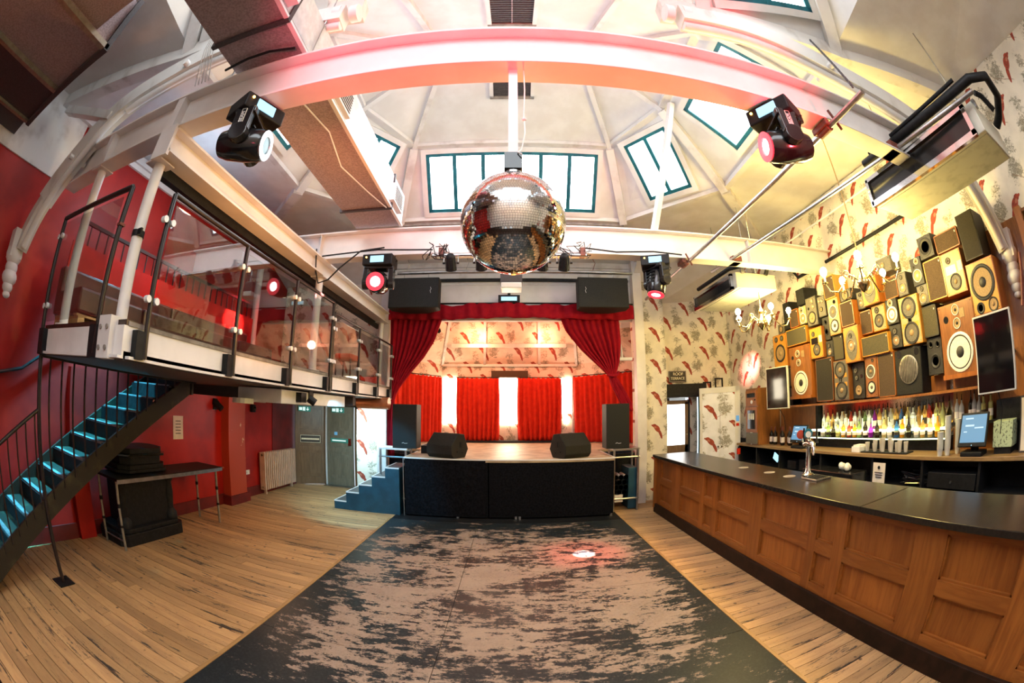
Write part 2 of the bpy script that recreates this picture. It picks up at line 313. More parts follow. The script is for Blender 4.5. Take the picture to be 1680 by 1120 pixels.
M['plank'] = floorwood()
def dancefloor():
    k = NT('worn_black_floor_paint'); t = k.new('ShaderNodeTexCoord')
    mp = k.new('ShaderNodeMapping'); k.link(t.outputs['Object'], mp.inputs[0]); mp.inputs[3].default_value = (0.9, 1.35, 1)
    v = mp.outputs[0]
    big = k.noise(v, 1.3, 4, 0.65); mid = k.noise(v, 5.5, 15, 0.85); fine = k.noise(t.outputs['Object'], 42, 6, 0.85)
    st = k.new('ShaderNodeMapping'); k.link(t.outputs['Object'], st.inputs[0]); st.inputs[3].default_value = (1.6, 9, 1); streak = k.noise(st.outputs[0], 1.6, 8, 0.75)
    sp = k.new('ShaderNodeSeparateXYZ'); k.link(t.outputs['Object'], sp.inputs[0])
    ex = k.ramp(k.math('ABSOLUTE', k.math('ADD', sp.outputs[0], 0.1)), 1.5, 2.15, 0, 0.10)
    ey = k.ramp(sp.outputs[1], 1.8, 3.6, 0.07, 0.0); ez = k.ramp(sp.outputs[1], 5.9, 7.3, 0.0, 0.10)
    f = k.math('ADD', k.math('MULTIPLY', big, 0.55), k.math('MULTIPLY', mid, 0.85))
    f = k.math('ADD', f, k.math('MULTIPLY', streak, 0.42)); f = k.math('ADD', f, k.math('MULTIPLY', fine, 0.12))
    f = k.math('ADD', k.math('ADD', k.math('ADD', f, ex), ey), ez)
    m = k.ramp(f, 0.982, 0.992)
    bare = k.mix(k.ramp(fine, 0.3, 0.7), (0.33, 0.235, 0.180), (0.23, 0.165, 0.125))
    bare = k.mix(k.ramp(k.noise(v, 3, 6, 0.7), 0.35, 0.65, 0, 0.6), bare, (0.35, 0.255, 0.190))
    col = k.mix(m, bare, k.mix(k.ramp(fine, 0.45, 0.7), (0.012, 0.016, 0.018), (0.034, 0.038, 0.040)))
    k.link(col, k.b.inputs['Base Color']); k.link(k.ramp(m, 0, 1, 0.55, 0.42), k.b.inputs['Roughness']); k.b.inputs['Specular IOR Level'].default_value = 0.3
    k.bump(m, 0.25, 0.002)
    return k.m
M['dance'] = dancefloor()
def glass(name, tint=(0.9, 0.95, 0.95), alpha=0.03, rough=0.02):
    k = NT(name); k.n.remove(k.b)
    out = k.n['Material Output']; g = k.new('ShaderNodeBsdfGlossy'); g.inputs['Roughness'].default_value = rough
    tr = k.new('ShaderNodeBsdfTransparent'); fr = k.new('ShaderNodeFresnel'); fr.inputs[0].default_value = 1.45
    n = k.noise(k.coords('Object'), 4, 3); tr.inputs[0].default_value = tint + (1,)
    mx = k.new('ShaderNodeMixShader'); f = k.math('ADD', k.math('MULTIPLY', fr.outputs[0], 0.36), k.math('MULTIPLY', n, alpha))
    k.link(f, mx.inputs[0]); k.link(tr.outputs[0], mx.inputs[1]); k.link(g.outputs[0], mx.inputs[2]); k.link(mx.outputs[0], out.inputs[0])
    return k.m
M['glass'] = glass('clear_glass_panel')
M['mirror'] = pm('mirror_tile', (0.86, 0.87, 0.88), (0.80, 0.80, 0.82), 3, 0.05, 1.0, bump=0)
M['oldmirror'] = pm('bar_mirror', (0.55, 0.52, 0.45), (0.40, 0.36, 0.30), 4, 0.10, 1.0, bump=0.02)
def liquid(name, col, e=0.0):
    k = NT(name); n = k.noise(k.coords('Object'), 12, 2)
    k.link(k.mix(k.ramp(n, 0.3, 0.7), col, tuple(c * 0.8 for c in col)), k.b.inputs['Base Color'])
    k.b.inputs['Roughness'].default_value = 0.08; k.b.inputs['Transmission Weight'].default_value = 0.55; k.b.inputs['IOR'].default_value = 1.35
    return k.m
LIQ = {'clear': liquid('clear_spirit', (0.92, 0.93, 0.86)), 'amber': liquid('amber_spirit', (0.80, 0.46, 0.12)), 'gold': liquid('golden_spirit', (0.92, 0.74, 0.30)),
       'green': liquid('green_liqueur', (0.30, 0.48, 0.14)), 'red': liquid('red_liqueur', (0.70, 0.08, 0.04)), 'purple': liquid('purple_liqueur', (0.35, 0.03, 0.50)),
       'dark': liquid('dark_bottle', (0.03, 0.022, 0.012)), 'yellow': liquid('yellow_liqueur', (0.84, 0.80, 0.28)), 'blue': liquid('blue_bottle', (0.06, 0.22, 0.62)), 'orange': liquid('orange_liqueur', (0.92, 0.40, 0.03))}

# ------------------------------------------------------------------ mesh helper
class MB:
    def __init__(s): s.v = []; s.f = []
    def add(s, vs, fs):
        o = len(s.v); s.v += [Vector(a) for a in vs]; s.f += [tuple(i + o for i in f) for f in fs]; return s
    def box(s, x0, x1, y0, y1, z0, z1):
        return s.add([(x0,y0,z0),(x1,y0,z0),(x1,y1,z0),(x0,y1,z0),(x0,y0,z1),(x1,y0,z1),(x1,y1,z1),(x0,y1,z1)],
                     [(0,3,2,1),(4,5,6,7),(0,1,5,4),(1,2,6,5),(2,3,7,6),(3,0,4,7)])
    def obox(s, c, size, m=None):
        a, b, d = size[0]/2, size[1]/2, size[2]/2; m = m or Matrix.Identity(3); c = Vector(c)
        vs = [c + m @ Vector(p) for p in [(-a,-b,-d),(a,-b,-d),(a,b,-d),(-a,b,-d),(-a,-b,d),(a,-b,d),(a,b,d),(-a,b,d)]]
        return s.add(vs, [(0,3,2,1),(4,5,6,7),(0,1,5,4),(1,2,6,5),(2,3,7,6),(3,0,4,7)])
    def bar(s, p0, p1, w, h, up=(0,0,1)):
        p0, p1 = Vector(p0), Vector(p1); d = (p1 - p0); L = d.length; d.normalize(); up = Vector(up)
        if abs(d.dot(up)) > 0.99: up = Vector((0,1,0))
        x = d.cross(up).normalized(); z = x.cross(d).normalized()
        m = Matrix((x, d, z)).transposed()
        return s.obox((p0 + p1) / 2, (w, L, h), m)
    def cyl(s, p0, p1, r0, r1=None, n=16, caps=True):
        r1 = r0 if r1 is None else r1; p0, p1 = Vector(p0), Vector(p1); d = (p1 - p0).normalized()
        a = d.orthogonal().normalized(); b = d.cross(a)
        vs = []
        for p, r in ((p0, r0), (p1, r1)):
            for i in range(n):
                t = 2 * math.pi * i / n; vs.append(p + (a * math.cos(t) + b * math.sin(t)) * r)
        fs = [(i, (i + 1) % n, n + (i + 1) % n, n + i) for i in range(n)]
        if caps: fs += [tuple(reversed(range(n))), tuple(range(n, 2 * n))]
        return s.add(vs, fs)
    def tube(s, pts, r, n=8):
        pts = [Vector(p) for p in pts]; vs = []; prev = None
        for i, p in enumerate(pts):
            d = (pts[min(i + 1, len(pts) - 1)] - pts[max(i - 1, 0)]).normalized()
            a = d.orthogonal().normalized() if prev is None else (prev - d * prev.dot(d)).normalized()
            prev = a; b = d.cross(a); rr = r[i] if isinstance(r, (list, tuple)) else r
            for k in range(n):
                t = 2 * math.pi * k / n; vs.append(p + (a * math.cos(t) + b * math.sin(t)) * rr)
        fs = []
        for i in range(len(pts) - 1):
            for k in range(n): fs.append((i*n + k, i*n + (k+1) % n, (i+1)*n + (k+1) % n, (i+1)*n + k))
        fs += [tuple(reversed(range(n))), tuple(range((len(pts)-1)*n, len(pts)*n))]
        return s.add(vs, fs)
    def lathe(s, prof, c=(0,0,0), n=20, m=None, caps=True):
        m = m or Matrix.Identity(3); c = Vector(c); vs = []
        for r, z in prof:
            for i in range(n):
                t = 2 * math.pi * i / n; vs.append(c + m @ Vector((r * math.cos(t), r * math.sin(t), z)))
        fs = []
        for j in range(len(prof) - 1):
            for i in range(n): fs.append((j*n + i, j*n + (i+1) % n, (j+1)*n + (i+1) % n, (j+1)*n + i))
        if caps and prof[0][0] > 1e-4: fs.append(tuple(reversed(range(n))))
        if caps and prof[-1][0] > 1e-4: fs.append(tuple(range((len(prof)-1)*n, len(prof)*n)))
        return s.add(vs, fs)
    def poly(s, pts, thick=0.0, nrm=None):
        pts = [Vector(p) for p in pts]; n = len(pts)
        if not thick: return s.add(pts, [tuple(range(n))])
        nn = Vector(nrm) if nrm else (pts[1] - pts[0]).cross(pts[2] - pts[0]).normalized()
        q = [p + nn * thick for p in pts]
        return s.add(pts + q, [tuple(reversed(range(n))), tuple(range(n, 2*n))] + [(i, (i+1) % n, n + (i+1) % n, n + i) for i in range(n)])
    def sph(s, c, r, n=16, m=10, sc=(1,1,1)):
        prof = []
        c = Vector(c); vs = [c + Vector((0,0,-r*sc[2]))]; fs = []
        for j in range(1, m):
            ph = -math.pi/2 + math.pi * j / m
            for i in range(n):
                t = 2*math.pi*i/n; vs.append(c + Vector((r*sc[0]*math.cos(ph)*math.cos(t), r*sc[1]*math.cos(ph)*math.sin(t), r*sc[2]*math.sin(ph))))
        vs.append(c + Vector((0,0,r*sc[2]))); top = len(vs) - 1
        for i in range(n): fs.append((0, 1 + (i+1) % n, 1 + i)); fs.append((top, 1 + (m-2)*n + i, 1 + (m-2)*n + (i+1) % n))
        for j in range(m - 2):
            for i in range(n): fs.append((1 + j*n + i, 1 + j*n + (i+1) % n, 1 + (j+1)*n + (i+1) % n, 1 + (j+1)*n + i))
        return s.add(vs, fs)
    def build(s, name, mat, parent=None, smooth=False, bevel=0.0, kind=None, label=None, local=False):
        off = Vector((0,0,0)); p = parent
        while p is not None and not local:
            off += p.location; p = p.parent
        me = bpy.data.meshes.new(name)
        me.from_pydata([v - off for v in s.v], [], s.f); me.update()
        if isinstance(mat, str): mat = M[mat]
        me.materials.append(mat)
        o = bpy.data.objects.new(name, me); C.objects.link(o)
        if parent is not None: o.parent = parent
        if smooth:
            me.polygons.foreach_set('use_smooth', [True] * len(me.polygons))
            try: me.set_sharp_from_angle(angle=R(40))
            except Exception: pass
        if bevel:
            b = o.modifiers.new('bevel', 'BEVEL'); b.width = bevel; b.segments = 2; b.limit_method = 'ANGLE'
        if kind: o['kind'] = kind
        if label: o['label'] = label
        return o

def thing(name, label, cat, loc=(0,0,0), group=None, kind=None):
    o = bpy.data.objects.new(name, None); C.objects.link(o); o.location = loc; o.empty_display_size = 0.1
    if label: o['label'] = label
    if cat: o['category'] = cat
    if group: o['group'] = group
    if kind: o['kind'] = kind
    return o
def tag(o, label, cat, group=None):
    o['label'] = label; o['category'] = cat
    if group: o['group'] = group
    return o
def struct(o): o['kind'] = 'structure'; return o
def clone(root, loc, label=None, group=None, rotz=0.0):
    r = root.copy(); C.objects.link(r); r.location = loc; r.rotation_euler = (0, 0, rotz)
    if label: r['label'] = label
    if group: r['group'] = group
    def rec(a, b):
        for ch in list(a.children):
            c = ch.copy(); C.objects.link(c); c.parent = b; rec(ch, c)
    rec(root, r)
    return r
def fontobj(name, text, size, loc, rot, mat, parent=None, extrude=0.002, align='CENTER'):
    cu = bpy.data.curves.new(name, 'FONT'); cu.body = text; cu.size = size; cu.extrude = extrude; cu.align_x = align; cu.align_y = 'CENTER'
    cu.materials.append(M[mat])
    o = bpy.data.objects.new(name, cu); C.objects.link(o)
    off = Vector((0,0,0)); p = parent
    while p is not None: off += p.location; p = p.parent
    o.location = Vector(loc) - off; o.rotation_euler = rot
    if parent is not None: o.parent = parent
    bpy.context.view_layer.update()
    me = bpy.data.meshes.new_from_object(o.evaluated_get(bpy.context.evaluated_depsgraph_get()))
    r = bpy.data.objects.new(name, me); C.objects.link(r); r.location = o.location; r.rotation_euler = o.rotation_euler
    if parent is not None: r.parent = parent
    bpy.data.objects.remove(o)
    return r
def lerp(a, b, t): return Vector(a) * (1 - t) + Vector(b) * t
# ================================================================== SETTING
XL, XR = -5.35, 5.2
# ---- floor: dark sub-floor, loose boards across the room
fl = struct(MB().box(XL - .1, XR + .1, -2.2, 10.2, -0.12, -0.03).build('floor', 'plinth'))
pw = 0.132
PL = {}
def plank(x0, x1, y, parent, width=pw):
    L = x1 - x0; key = round(L, 1)
    if key not in PL:
        PL[key] = MB().box(-key/2, key/2, -width/2 + .0035, width/2 - .0035, -0.028, 0.0).build('plank', 'plank', parent)
        o = PL[key]
    else:
        o = PL[key].copy(); C.objects.link(o)
    o.location = ((x0 + x1) / 2, y, random.uniform(-0.0015, 0.0015)); o.scale = (L / key - 0.002, 1, 1)
    return o
y = 0.25
row = 0
while y < 9.85:
    cut = random.choice([-4.4, -4.1, -3.7, -3.2, -2.9, None, None]) if row % 2 else random.choice([-3.9, -3.4, None, None])
    if cut: plank(XL, cut, y, fl); plank(cut, -2.15, y, fl)
    else: plank(XL, -2.15, y, fl)
    if y < 7.45: plank(1.95, 2.76, y, fl)
    elif y < 9.2: plank(1.95, 5.2, y, fl)
    y += pw; row += 1
# dance floor sheets
ysd = [-0.6, 1.35, 2.84, 4.30, 5.75, 7.25]
for i in range(5):
    for (x0, x1) in ((-2.15, -0.58), (-0.58, 1.95)):
        MB().box(x0 + .003, x1 - .003, ysd[i] + .003, ysd[i+1] - .003, -0.03, 0.006).build('floor_panel', 'dance', fl)
MB().box(-2.19, -2.15, -0.6, 7.25, -0.03, 0.010).build('edge_strip', 'pallet', fl)
MB().box(1.95, 1.985, -0.6, 7.25, -0.03, 0.010).build('edge_strip', 'pallet', fl)
MB().box(-2.15, 1.95, 7.25, 9.9, -0.03, 0.0).build('floor_panel', 'black', fl)

# ---- walls
wl = struct(MB().box(XL - .1, XL, -2.2, 10.0, 0, 5.4).build('wall_left', 'red'))
struct(MB().box(XL, XL + .025, 0.2, 9.9, 0, 0.20).build('baseboard_left', 'reddark'))
for (y0, y1, d) in ((2.75, 3.05, .10), (6.42, 6.98, .20)):
    p = MB().box(XL, XL + d, y0, y1, 0, 2.15).build('pilaster', 'red' if d < .15 else 'peel', wl)
MB().box(XL, XL + .24, 6.36, 7.04, 0, 0.18).build('pilaster_foot', 'reddark', wl)
MB().box(XL, XL + .05, 2.0, 9.6, 4.98, 5.06).build('cornice', 'white', wl)
MB().box(XL, XL + .10, 1.4, 9.6, 5.06, 5.12).build('cornice', 'white', wl)
MB().tube([(XL + .06, 0.0, 1.60), (XL + .06, 1.9, 2.02), (XL + .06, 2.9, 2.6)], .02).build('wall_handrail', 'blackmetal', wl)
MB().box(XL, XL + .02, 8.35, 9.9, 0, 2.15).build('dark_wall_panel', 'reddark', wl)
MB().box(XL, XL + .03, -2.2, 1.95, 4.2, 5.3).build('white_wall_head', 'whitedirty', wl)
wr = struct(MB().box(XR, XR + .1, -2.2, 9.2, 0, 5.3).build('wall_right', 'wpY'))
wn = struct(MB().box(XL - .1, XR + .1, -2.3, -2.2, 0, 6.4).build('wall_near', 'white'))
# back wall right of the stage with the roof terrace doorway (3.28-4.34)
bw = struct(MB().box(2.70, 3.28, 9.1, 9.25, 0, 5.2).box(4.36, 5.3, 9.1, 9.25, 0, 5.2).box(3.28, 4.36, 9.1, 9.25, 2.2, 5.2).build('wall_back_right', 'wpX'))
MB().box(2.72, 3.26, 9.06, 9.1, 0, 0.42).build('plaster_base', 'whitedirty', bw)
MB().box(2.98, 3.02, 9.07, 9.1, 0.42, 3.5).build('corner_bead', 'grimy', bw)
bl = struct(MB().box(-3.72, -3.34, 9.9, 10.0, 0, 5.2).box(XL - .1, -3.72, 9.9, 10.0, 2.02, 5.2).build('wall_back_left', 'wpX'))
MB().box(-3.46, -3.40, 9.82, 9.9, 0.0, 2.1).build('cable_trunking', 'teal', bl)
so = struct(MB().box(-3.6, 3.6, 12.4, 12.5, 0, 5.4).box(-3.6, -3.36, 10.0, 12.4, 0, 5.4).box(3.36, 3.6, 9.25, 12.4, 0, 5.4).build('wall_stage_outer', 'black'))
MB().box(-3.3, 3.3, 8.76, 8.80, 0, 1.05).build('under_stage_blocker', 'black', so)  # black board added to keep outside light from showing under the stage
MB().box(3.2, 4.6, 10.6, 10.7, -.2, 3.0).build('terrace_wall', 'white', so)
# proscenium wall above the valance, boarded at its head
pr = struct(MB().box(-2.7, 2.75, 8.62, 8.75, 3.85, 5.15).build('wall_proscenium', 'white'))
for i in range(5):
    MB().box(-2.55, 2.6, 8.60 - i*.008, 8.625, 4.62 + i*.13, 4.74 + i*.13).build('plank', 'whitedirty', pr)
MB().box(-2.5, 2.5, 8.52, 8.58, 4.68, 4.74).build('black_bar', 'black', pr)
for sx in (-1, 1):
    st = struct(MB().box(sx*2.66 - .10, sx*2.66 + .10, 8.4, 8.62, 0 if sx > 0 else 0, 5.2).build('column', 'beam'))
    struct(MB().box(min(sx*2.6, sx*3.3), max(sx*2.6, sx*3.3), 8.62, 8.75, 0, 5.2).build('wall_proscenium_side', 'wpX'))
MB().box(2.70, 3.30, 8.80, 9.1, 3.55, 4.05).build('corner_block', 'white', bw)

# ---- roof: octagonal roof light, lower ring z 5.25, upper ring z 6.1, crown
ZV, ZU, ZJ = 5.25, 6.10, 6.70
def mir(p): return (-p[0], p[1], p[2])
V_B, V_S, V_N = (1.96, 6.64, ZV), (3.28, 5.13, ZV), (3.22, 1.90, ZV)
U_B, U_S, U_N = (1.57, 5.57, ZU), (2.12, 4.43, ZU), (2.12, 2.83, ZU)
J = (0.90, 4.05, ZJ)
N_ = (1.16, 2.16, 5.93)
F_ = (1.68, 2.06, ZV)
G1 = (1.50, 1.35, 5.90); G2 = (2.75, 1.15, 5.90)
ce = struct(thing('ceiling', None, None, (0,0,0)))
del_keys = [k for k in ('label', 'category') if k in ce.keys()]
def facet(*pts, mat='white', name='ceiling_panel', up=True):
    """a roof panel with real thickness on its upper side"""
    p = [Vector(q) for q in pts]; n = (p[1]-p[0]).cross(p[2]-p[0]).normalized()
    if n.z < 0 or (abs(n.z) < 1e-3 and n.y < 0): n = -n
    return MB().poly(p, 0.04, n).build(name, mat, ce)
def both(fn):
    fn(lambda p: p); fn(mir)
def roofside(f):
    facet(f(V_B), f(V_S), f(U_S), f(U_B)); facet(f(V_S), f(V_N), f(U_N), f(U_S))
    facet(f(U_B), f(U_S), f(J)); facet(f(U_S), f(U_N), f(J)); facet(f(U_N), f(N_), f(J))
    facet(f(V_N), f(F_), f(U_N)); facet(f(F_), f(N_), f(U_N))
    # near roof light facets above the tie
    facet(f(F_), f(V_N), f(G2), f(G1)); facet(f(N_), f(F_), f(G1), f((1.0, 1.4, 6.3)))
    # flat ceiling between ring and wall, then down to the back
    X = XR if f((1,0,0))[0] > 0 else -XL
    facet(f(V_N), f(V_S), f((X, 7.1, 5.30)), f((X, 1.45, 5.22)))
    facet(f(V_S), f(V_B), f((2.62, 8.62, 5.12)), f((X, 7.1, 5.30)))
    facet(f((X, 7.1, 5.30)), f((2.62, 8.0, 5.10)), f((2.62, 9.9, 3.95)), f((X, 9.9, 4.15)))
    facet(f((2.62, 8.0, 5.10)), f((X, 7.1, 5.30)), f((2.62, 8.65, 5.12)))
    # near ceiling around the second roof light
    facet(f(V_N), f((X, 1.45, 5.22)), f((X, -2.2, 5.22)), f((2.75, -2.2, 5.6)), f(G2))
both(roofside)
facet(mir(V_B), V_B, U_B, mir(U_B)); facet(mir(U_B), U_B, J, mir(J)); facet(mir(J), J, N_, mir(N_))
facet(mir(V_B), V_B, (2.62, 8.64, 5.12), (-2.62, 8.64, 5.12))
facet(mir(N_), N_, (1.0, 1.4, 6.3), (-1.0, 1.4, 6.3))
facet((-2.75, 1.15, 5.90), (2.75, 1.15, 5.90), (2.75, -2.2, 5.9), (-2.75, -2.2, 5.9)) if False else None
facet((-1.5, 1.35, 6.0), (1.5, 1.35, 6.0), (2.75, 1.15, 5.9), (2.75, -2.2, 5.9), (-2.75, -2.2, 5.9), (-2.75, 1.15, 5.9))
# ribs
def rib(a, b, w=.10, h=.12, mat='whitedirty'): MB().bar(a, b, w, h).build('rafter', mat, ce)
def dn(p, d=.05): return (p[0], p[1], p[2] - d)
def ribs(f):
    for a, b in ((V_B, U_B), (V_S, U_S), (V_N, U_N)): rib(dn(f(a)), dn(f(b)), .13, .15)
    for a, b in ((U_B, J), (U_S, J), (U_N, J), (J, N_)): rib(dn(f(a), .03), dn(f(b), .03), .07, .10)
    rib(dn(f(F_)), dn(f(G1)), .13, .15); rib(dn(f(V_N)), dn(f(G2)), .14, .18)
    for a, b in ((U_B, U_S), (U_S, U_N)): rib(dn(f(a), .02), dn(f(b), .02), .12, .06)
    for a, b in ((V_B, V_S), (V_S, V_N)):
        rib(dn(f(a), .02), dn(f(b), .02), .10, .07)
    X = XR if f((1,0,0))[0] > 0 else -XL
    rib(dn(f(V_S)), dn(f((X - .02, 7.05, 5.28))), .16, .14)
    rib(dn(f((X - .02, 1.5, 5.2))), dn(f((X - .02, 7.05, 5.26))), .05, .10, 'white')
both(ribs)
rib(dn(mir(U_B), .02), dn(U_B, .02), .12, .06); rib(dn(mir(V_B), .02), dn(V_B, .02), .10, .07); rib(dn(mir(J), .0), dn(J, .0), .05, .05)
rib(dn(mir(V_B), .10), dn(V_B, .10), .02, .05, 'grimy')

# ---- roof windows: frame, mullions and sky-lit panes set on the facets
def roof_window(num, A, B, D, Cc, uv, mull):
    """A,B lower edge, D,Cc upper edge of the facet; uv = the four corners of the opening in facet shares"""
    A, B, D, Cc = map(Vector, (A, B, D, Cc))
    root = struct(thing('window_%d' % num, None, None, (0,0,0)))
    n = (B - A).cross(D - A) + (Cc - D).cross(B - A) * 0
    n = ((B + Cc) / 2 - (A + D) / 2).cross((D + Cc) / 2 - (A + B) / 2).normalized()
    if n.z > 0: n = -n                                  # towards the room
    def bil(s, t): return (A*(1-s) + B*s)*(1-t) + (D*(1-s) + Cc*s)*t
    q = [bil(*p) for p in uv]; c = sum(q, Vector()) / 4
    base = max((bil(s/4, t/4) - c).dot(n) for s in range(5) for t in range(5) if .1 < s/4 < .95 and 0.1 < t/4 < .95) 
    q = [p - n * ((p - c).dot(n)) + n * (max(base, 0) + .008) for p in q]       # flat opening just inside the panel
    def P(s, t, d=0): return (q[0]*(1-s) + q[1]*s)*(1-t) + (q[3]*(1-s) + q[2]*s)*t + n*d
    W = ((q[1]-q[0]).length + (q[2]-q[3]).length) / 2; H = ((q[3]-q[0]).length + (q[2]-q[1]).length) / 2
    def piece(s0, s1, t0, t1, d0, d1, name, mat):
        v = [P(s0,t0,d0), P(s1,t0,d0), P(s1,t1,d0), P(s0,t1,d0), P(s0,t0,d1), P(s1,t0,d1), P(s1,t1,d1), P(s0,t1,d1)]
        return MB().add(v, [(0,3,2,1),(4,5,6,7),(0,1,5,4),(1,2,6,5),(2,3,7,6),(3,0,4,7)]).build(name, mat, root)
    a, b = .085 / W, .085 / H
    for r in ((-a, 1+a, -b, 0), (-a, 1+a, 1, 1+b), (-a, 0, 0, 1), (1, 1+a, 0, 1)): piece(*r, -.06, .045, 'surround', 'white')
    a, b = .058 / W, .058 / H
    for r in ((0, 1, 0, b), (0, 1, 1-b, 1), (0, a, 0, 1), (1-a, 1, 0, 1)): piece(*r, -.02, .03, 'sash', 'teal')
    for i in range(mull):
        piece(i/mull + a*.5, (i+1)/mull - a*.5, b*.5, 1-b*.5, .0, .008, 'pane', 'skyglass')
        if i: piece(i/mull - a*.55, i/mull + a*.55, 0, 1, 0, .035, 'mullion', 'teal')
    return root
roof_window(1, mir(V_B), V_B, mir(U_B), U_B, ((.13,.10), (.87,.10), (.93,.89), (.07,.89)), 6)
d4 = ((.33,.14), (.77,.14), (.87,.84), (.26,.90))
roof_window(2, V_B, V_S, U_B, U_S, d4, 2)
roof_window(3, mir(V_B), mir(V_S), mir(U_B), mir(U_S), d4, 2)
s4 = ((.27,.14), (.80,.14), (.93,.79), (.20,.79))
roof_window(4, V_S, V_N, U_S, U_N, s4, 2)
roof_window(5, mir(V_S), mir(V_N), mir(U_S), mir(U_N), s4, 2)
n4 = ((.15,.22), (.88,.36), (.85,.9), (.12,.9))
roof_window(6, F_, V_N, G1, G2, n4, 2)
roof_window(7, mir(F_), mir(V_N), mir(G1), mir(G2), ((.15,.15), (.85,.15), (.85,.9), (.15,.9)), 2)
# roof vents (framed grilles) in the crown
def vent(p0, p1, q, halfw, t0, t1, nm='roof_vent'):
    pass
def roof_vent(a, b, hw, label):
    a, b = Vector(a), Vector(b); d = (b - a); L = d.length; d.normalize(); x = Vector((1,0,0)); n = x.cross(d).normalized()
    if n.z > 0: n = -n
    m3 = Matrix((x, d, n)).transposed(); c = (a + b) / 2
    t = thing('roof_vent', label, 'vent', c)
    MB().obox(c + n*.012, (2*hw, L, .012), m3).build('backing', 'vent', t)
    for (dx, dy, sx, sy) in ((0, L/2, 2*hw+.1, .05), (0, -L/2, 2*hw+.1, .05), (hw+.025, 0, .05, L), (-hw-.025, 0, .05, L)):
        MB().obox(c + x*dx + d*dy + n*.025, (sx, sy, .05), m3).build('frame', 'grimy' if sx > sy else 'white', t)
    k = 14
    for i in range(k):
        MB().obox(c + d*(L*(i+.5)/k - L/2) + n*.024, (2*hw, L/k*.45, .008), m3).build('slat', 'galvdk', t)
    MB().obox(c + n*.03, (.012, L, .01), m3).build('divider', 'galv', t)
    return t
def on_line(A, B, zy):
    """point of the segment A-B (both X=0) at slope zy above the eye"""
    A, B = Vector(A), Vector(B)
    t = (zy * A.y - (A.z - 2)) / ((B.z - A.z) - zy * (B.y - A.y)); return A + (B - A) * t
UB0, J0, N0 = (0, U_B[1], ZU), (0, J[1], ZJ), (0, N_[1], N_[2])
roof_vent(on_line(UB0, J0, .925), on_line(UB0, J0, 1.03), .27, 'small square grille vent in the white roof panel above the mirror ball')
roof_vent(on_line(J0, N0, 1.345), on_line(J0, N0, 1.60), .24, 'larger dark grille vent at the crown of the roof above the pink beam')

# ---- steel beams
def ibeam(x0, x1, yc, z0, z1, w, label=None, name='beam'):
    b = MB(); t = .022
    b.box(x0, x1, yc - w/2, yc + w/2, z0, z0 + t); b.box(x0, x1, yc - w/2, yc + w/2, z1 - t, z1); b.box(x0, x1, yc - .012, yc + .012, z0 + t, z1 - t)
    return struct(b.build(name, 'beam', bevel=.004))
fb = ibeam(-4.72, 4.25, 1.85, 3.93, 4.30, .20)
bb = ibeam(-5.2, 5.2, 5.05, 3.93, 4.32, .20)
for x in (-2.66, -3.78): MB().box(x - .045, x + .045, 1.76, 1.845, 3.952, 4.278).build('stiffener', 'beam', fb)
for x in (-2.62, 3.4): MB().box(x - .006, x + .006, 4.96, 5.04, 3.952, 4.298).build('stiffener', 'beam', bb)
MB().box(4.2, 4.3, 1.72, 1.98, 3.90, 4.33).build('end_plate', 'galvdk', fb)
lb = MB(); lb.box(-2.70, -2.50, 1.75, 8.2, 3.70, 3.722).box(-2.70, -2.50, 1.75, 8.2, 3.908, 3.93).box(-2.612, -2.588, 1.75, 8.2, 3.722, 3.908)
lb = struct(lb.build('beam', 'beam'))
MB().box(-2.70, -2.50, 1.73, 1.76, 3.66, 3.94).build('end_plate', 'beam', lb)
MB().box(-2.80, -2.72, 1.9, 8.3, 3.62, 3.76).build('dark_edge_strip', 'black', lb)
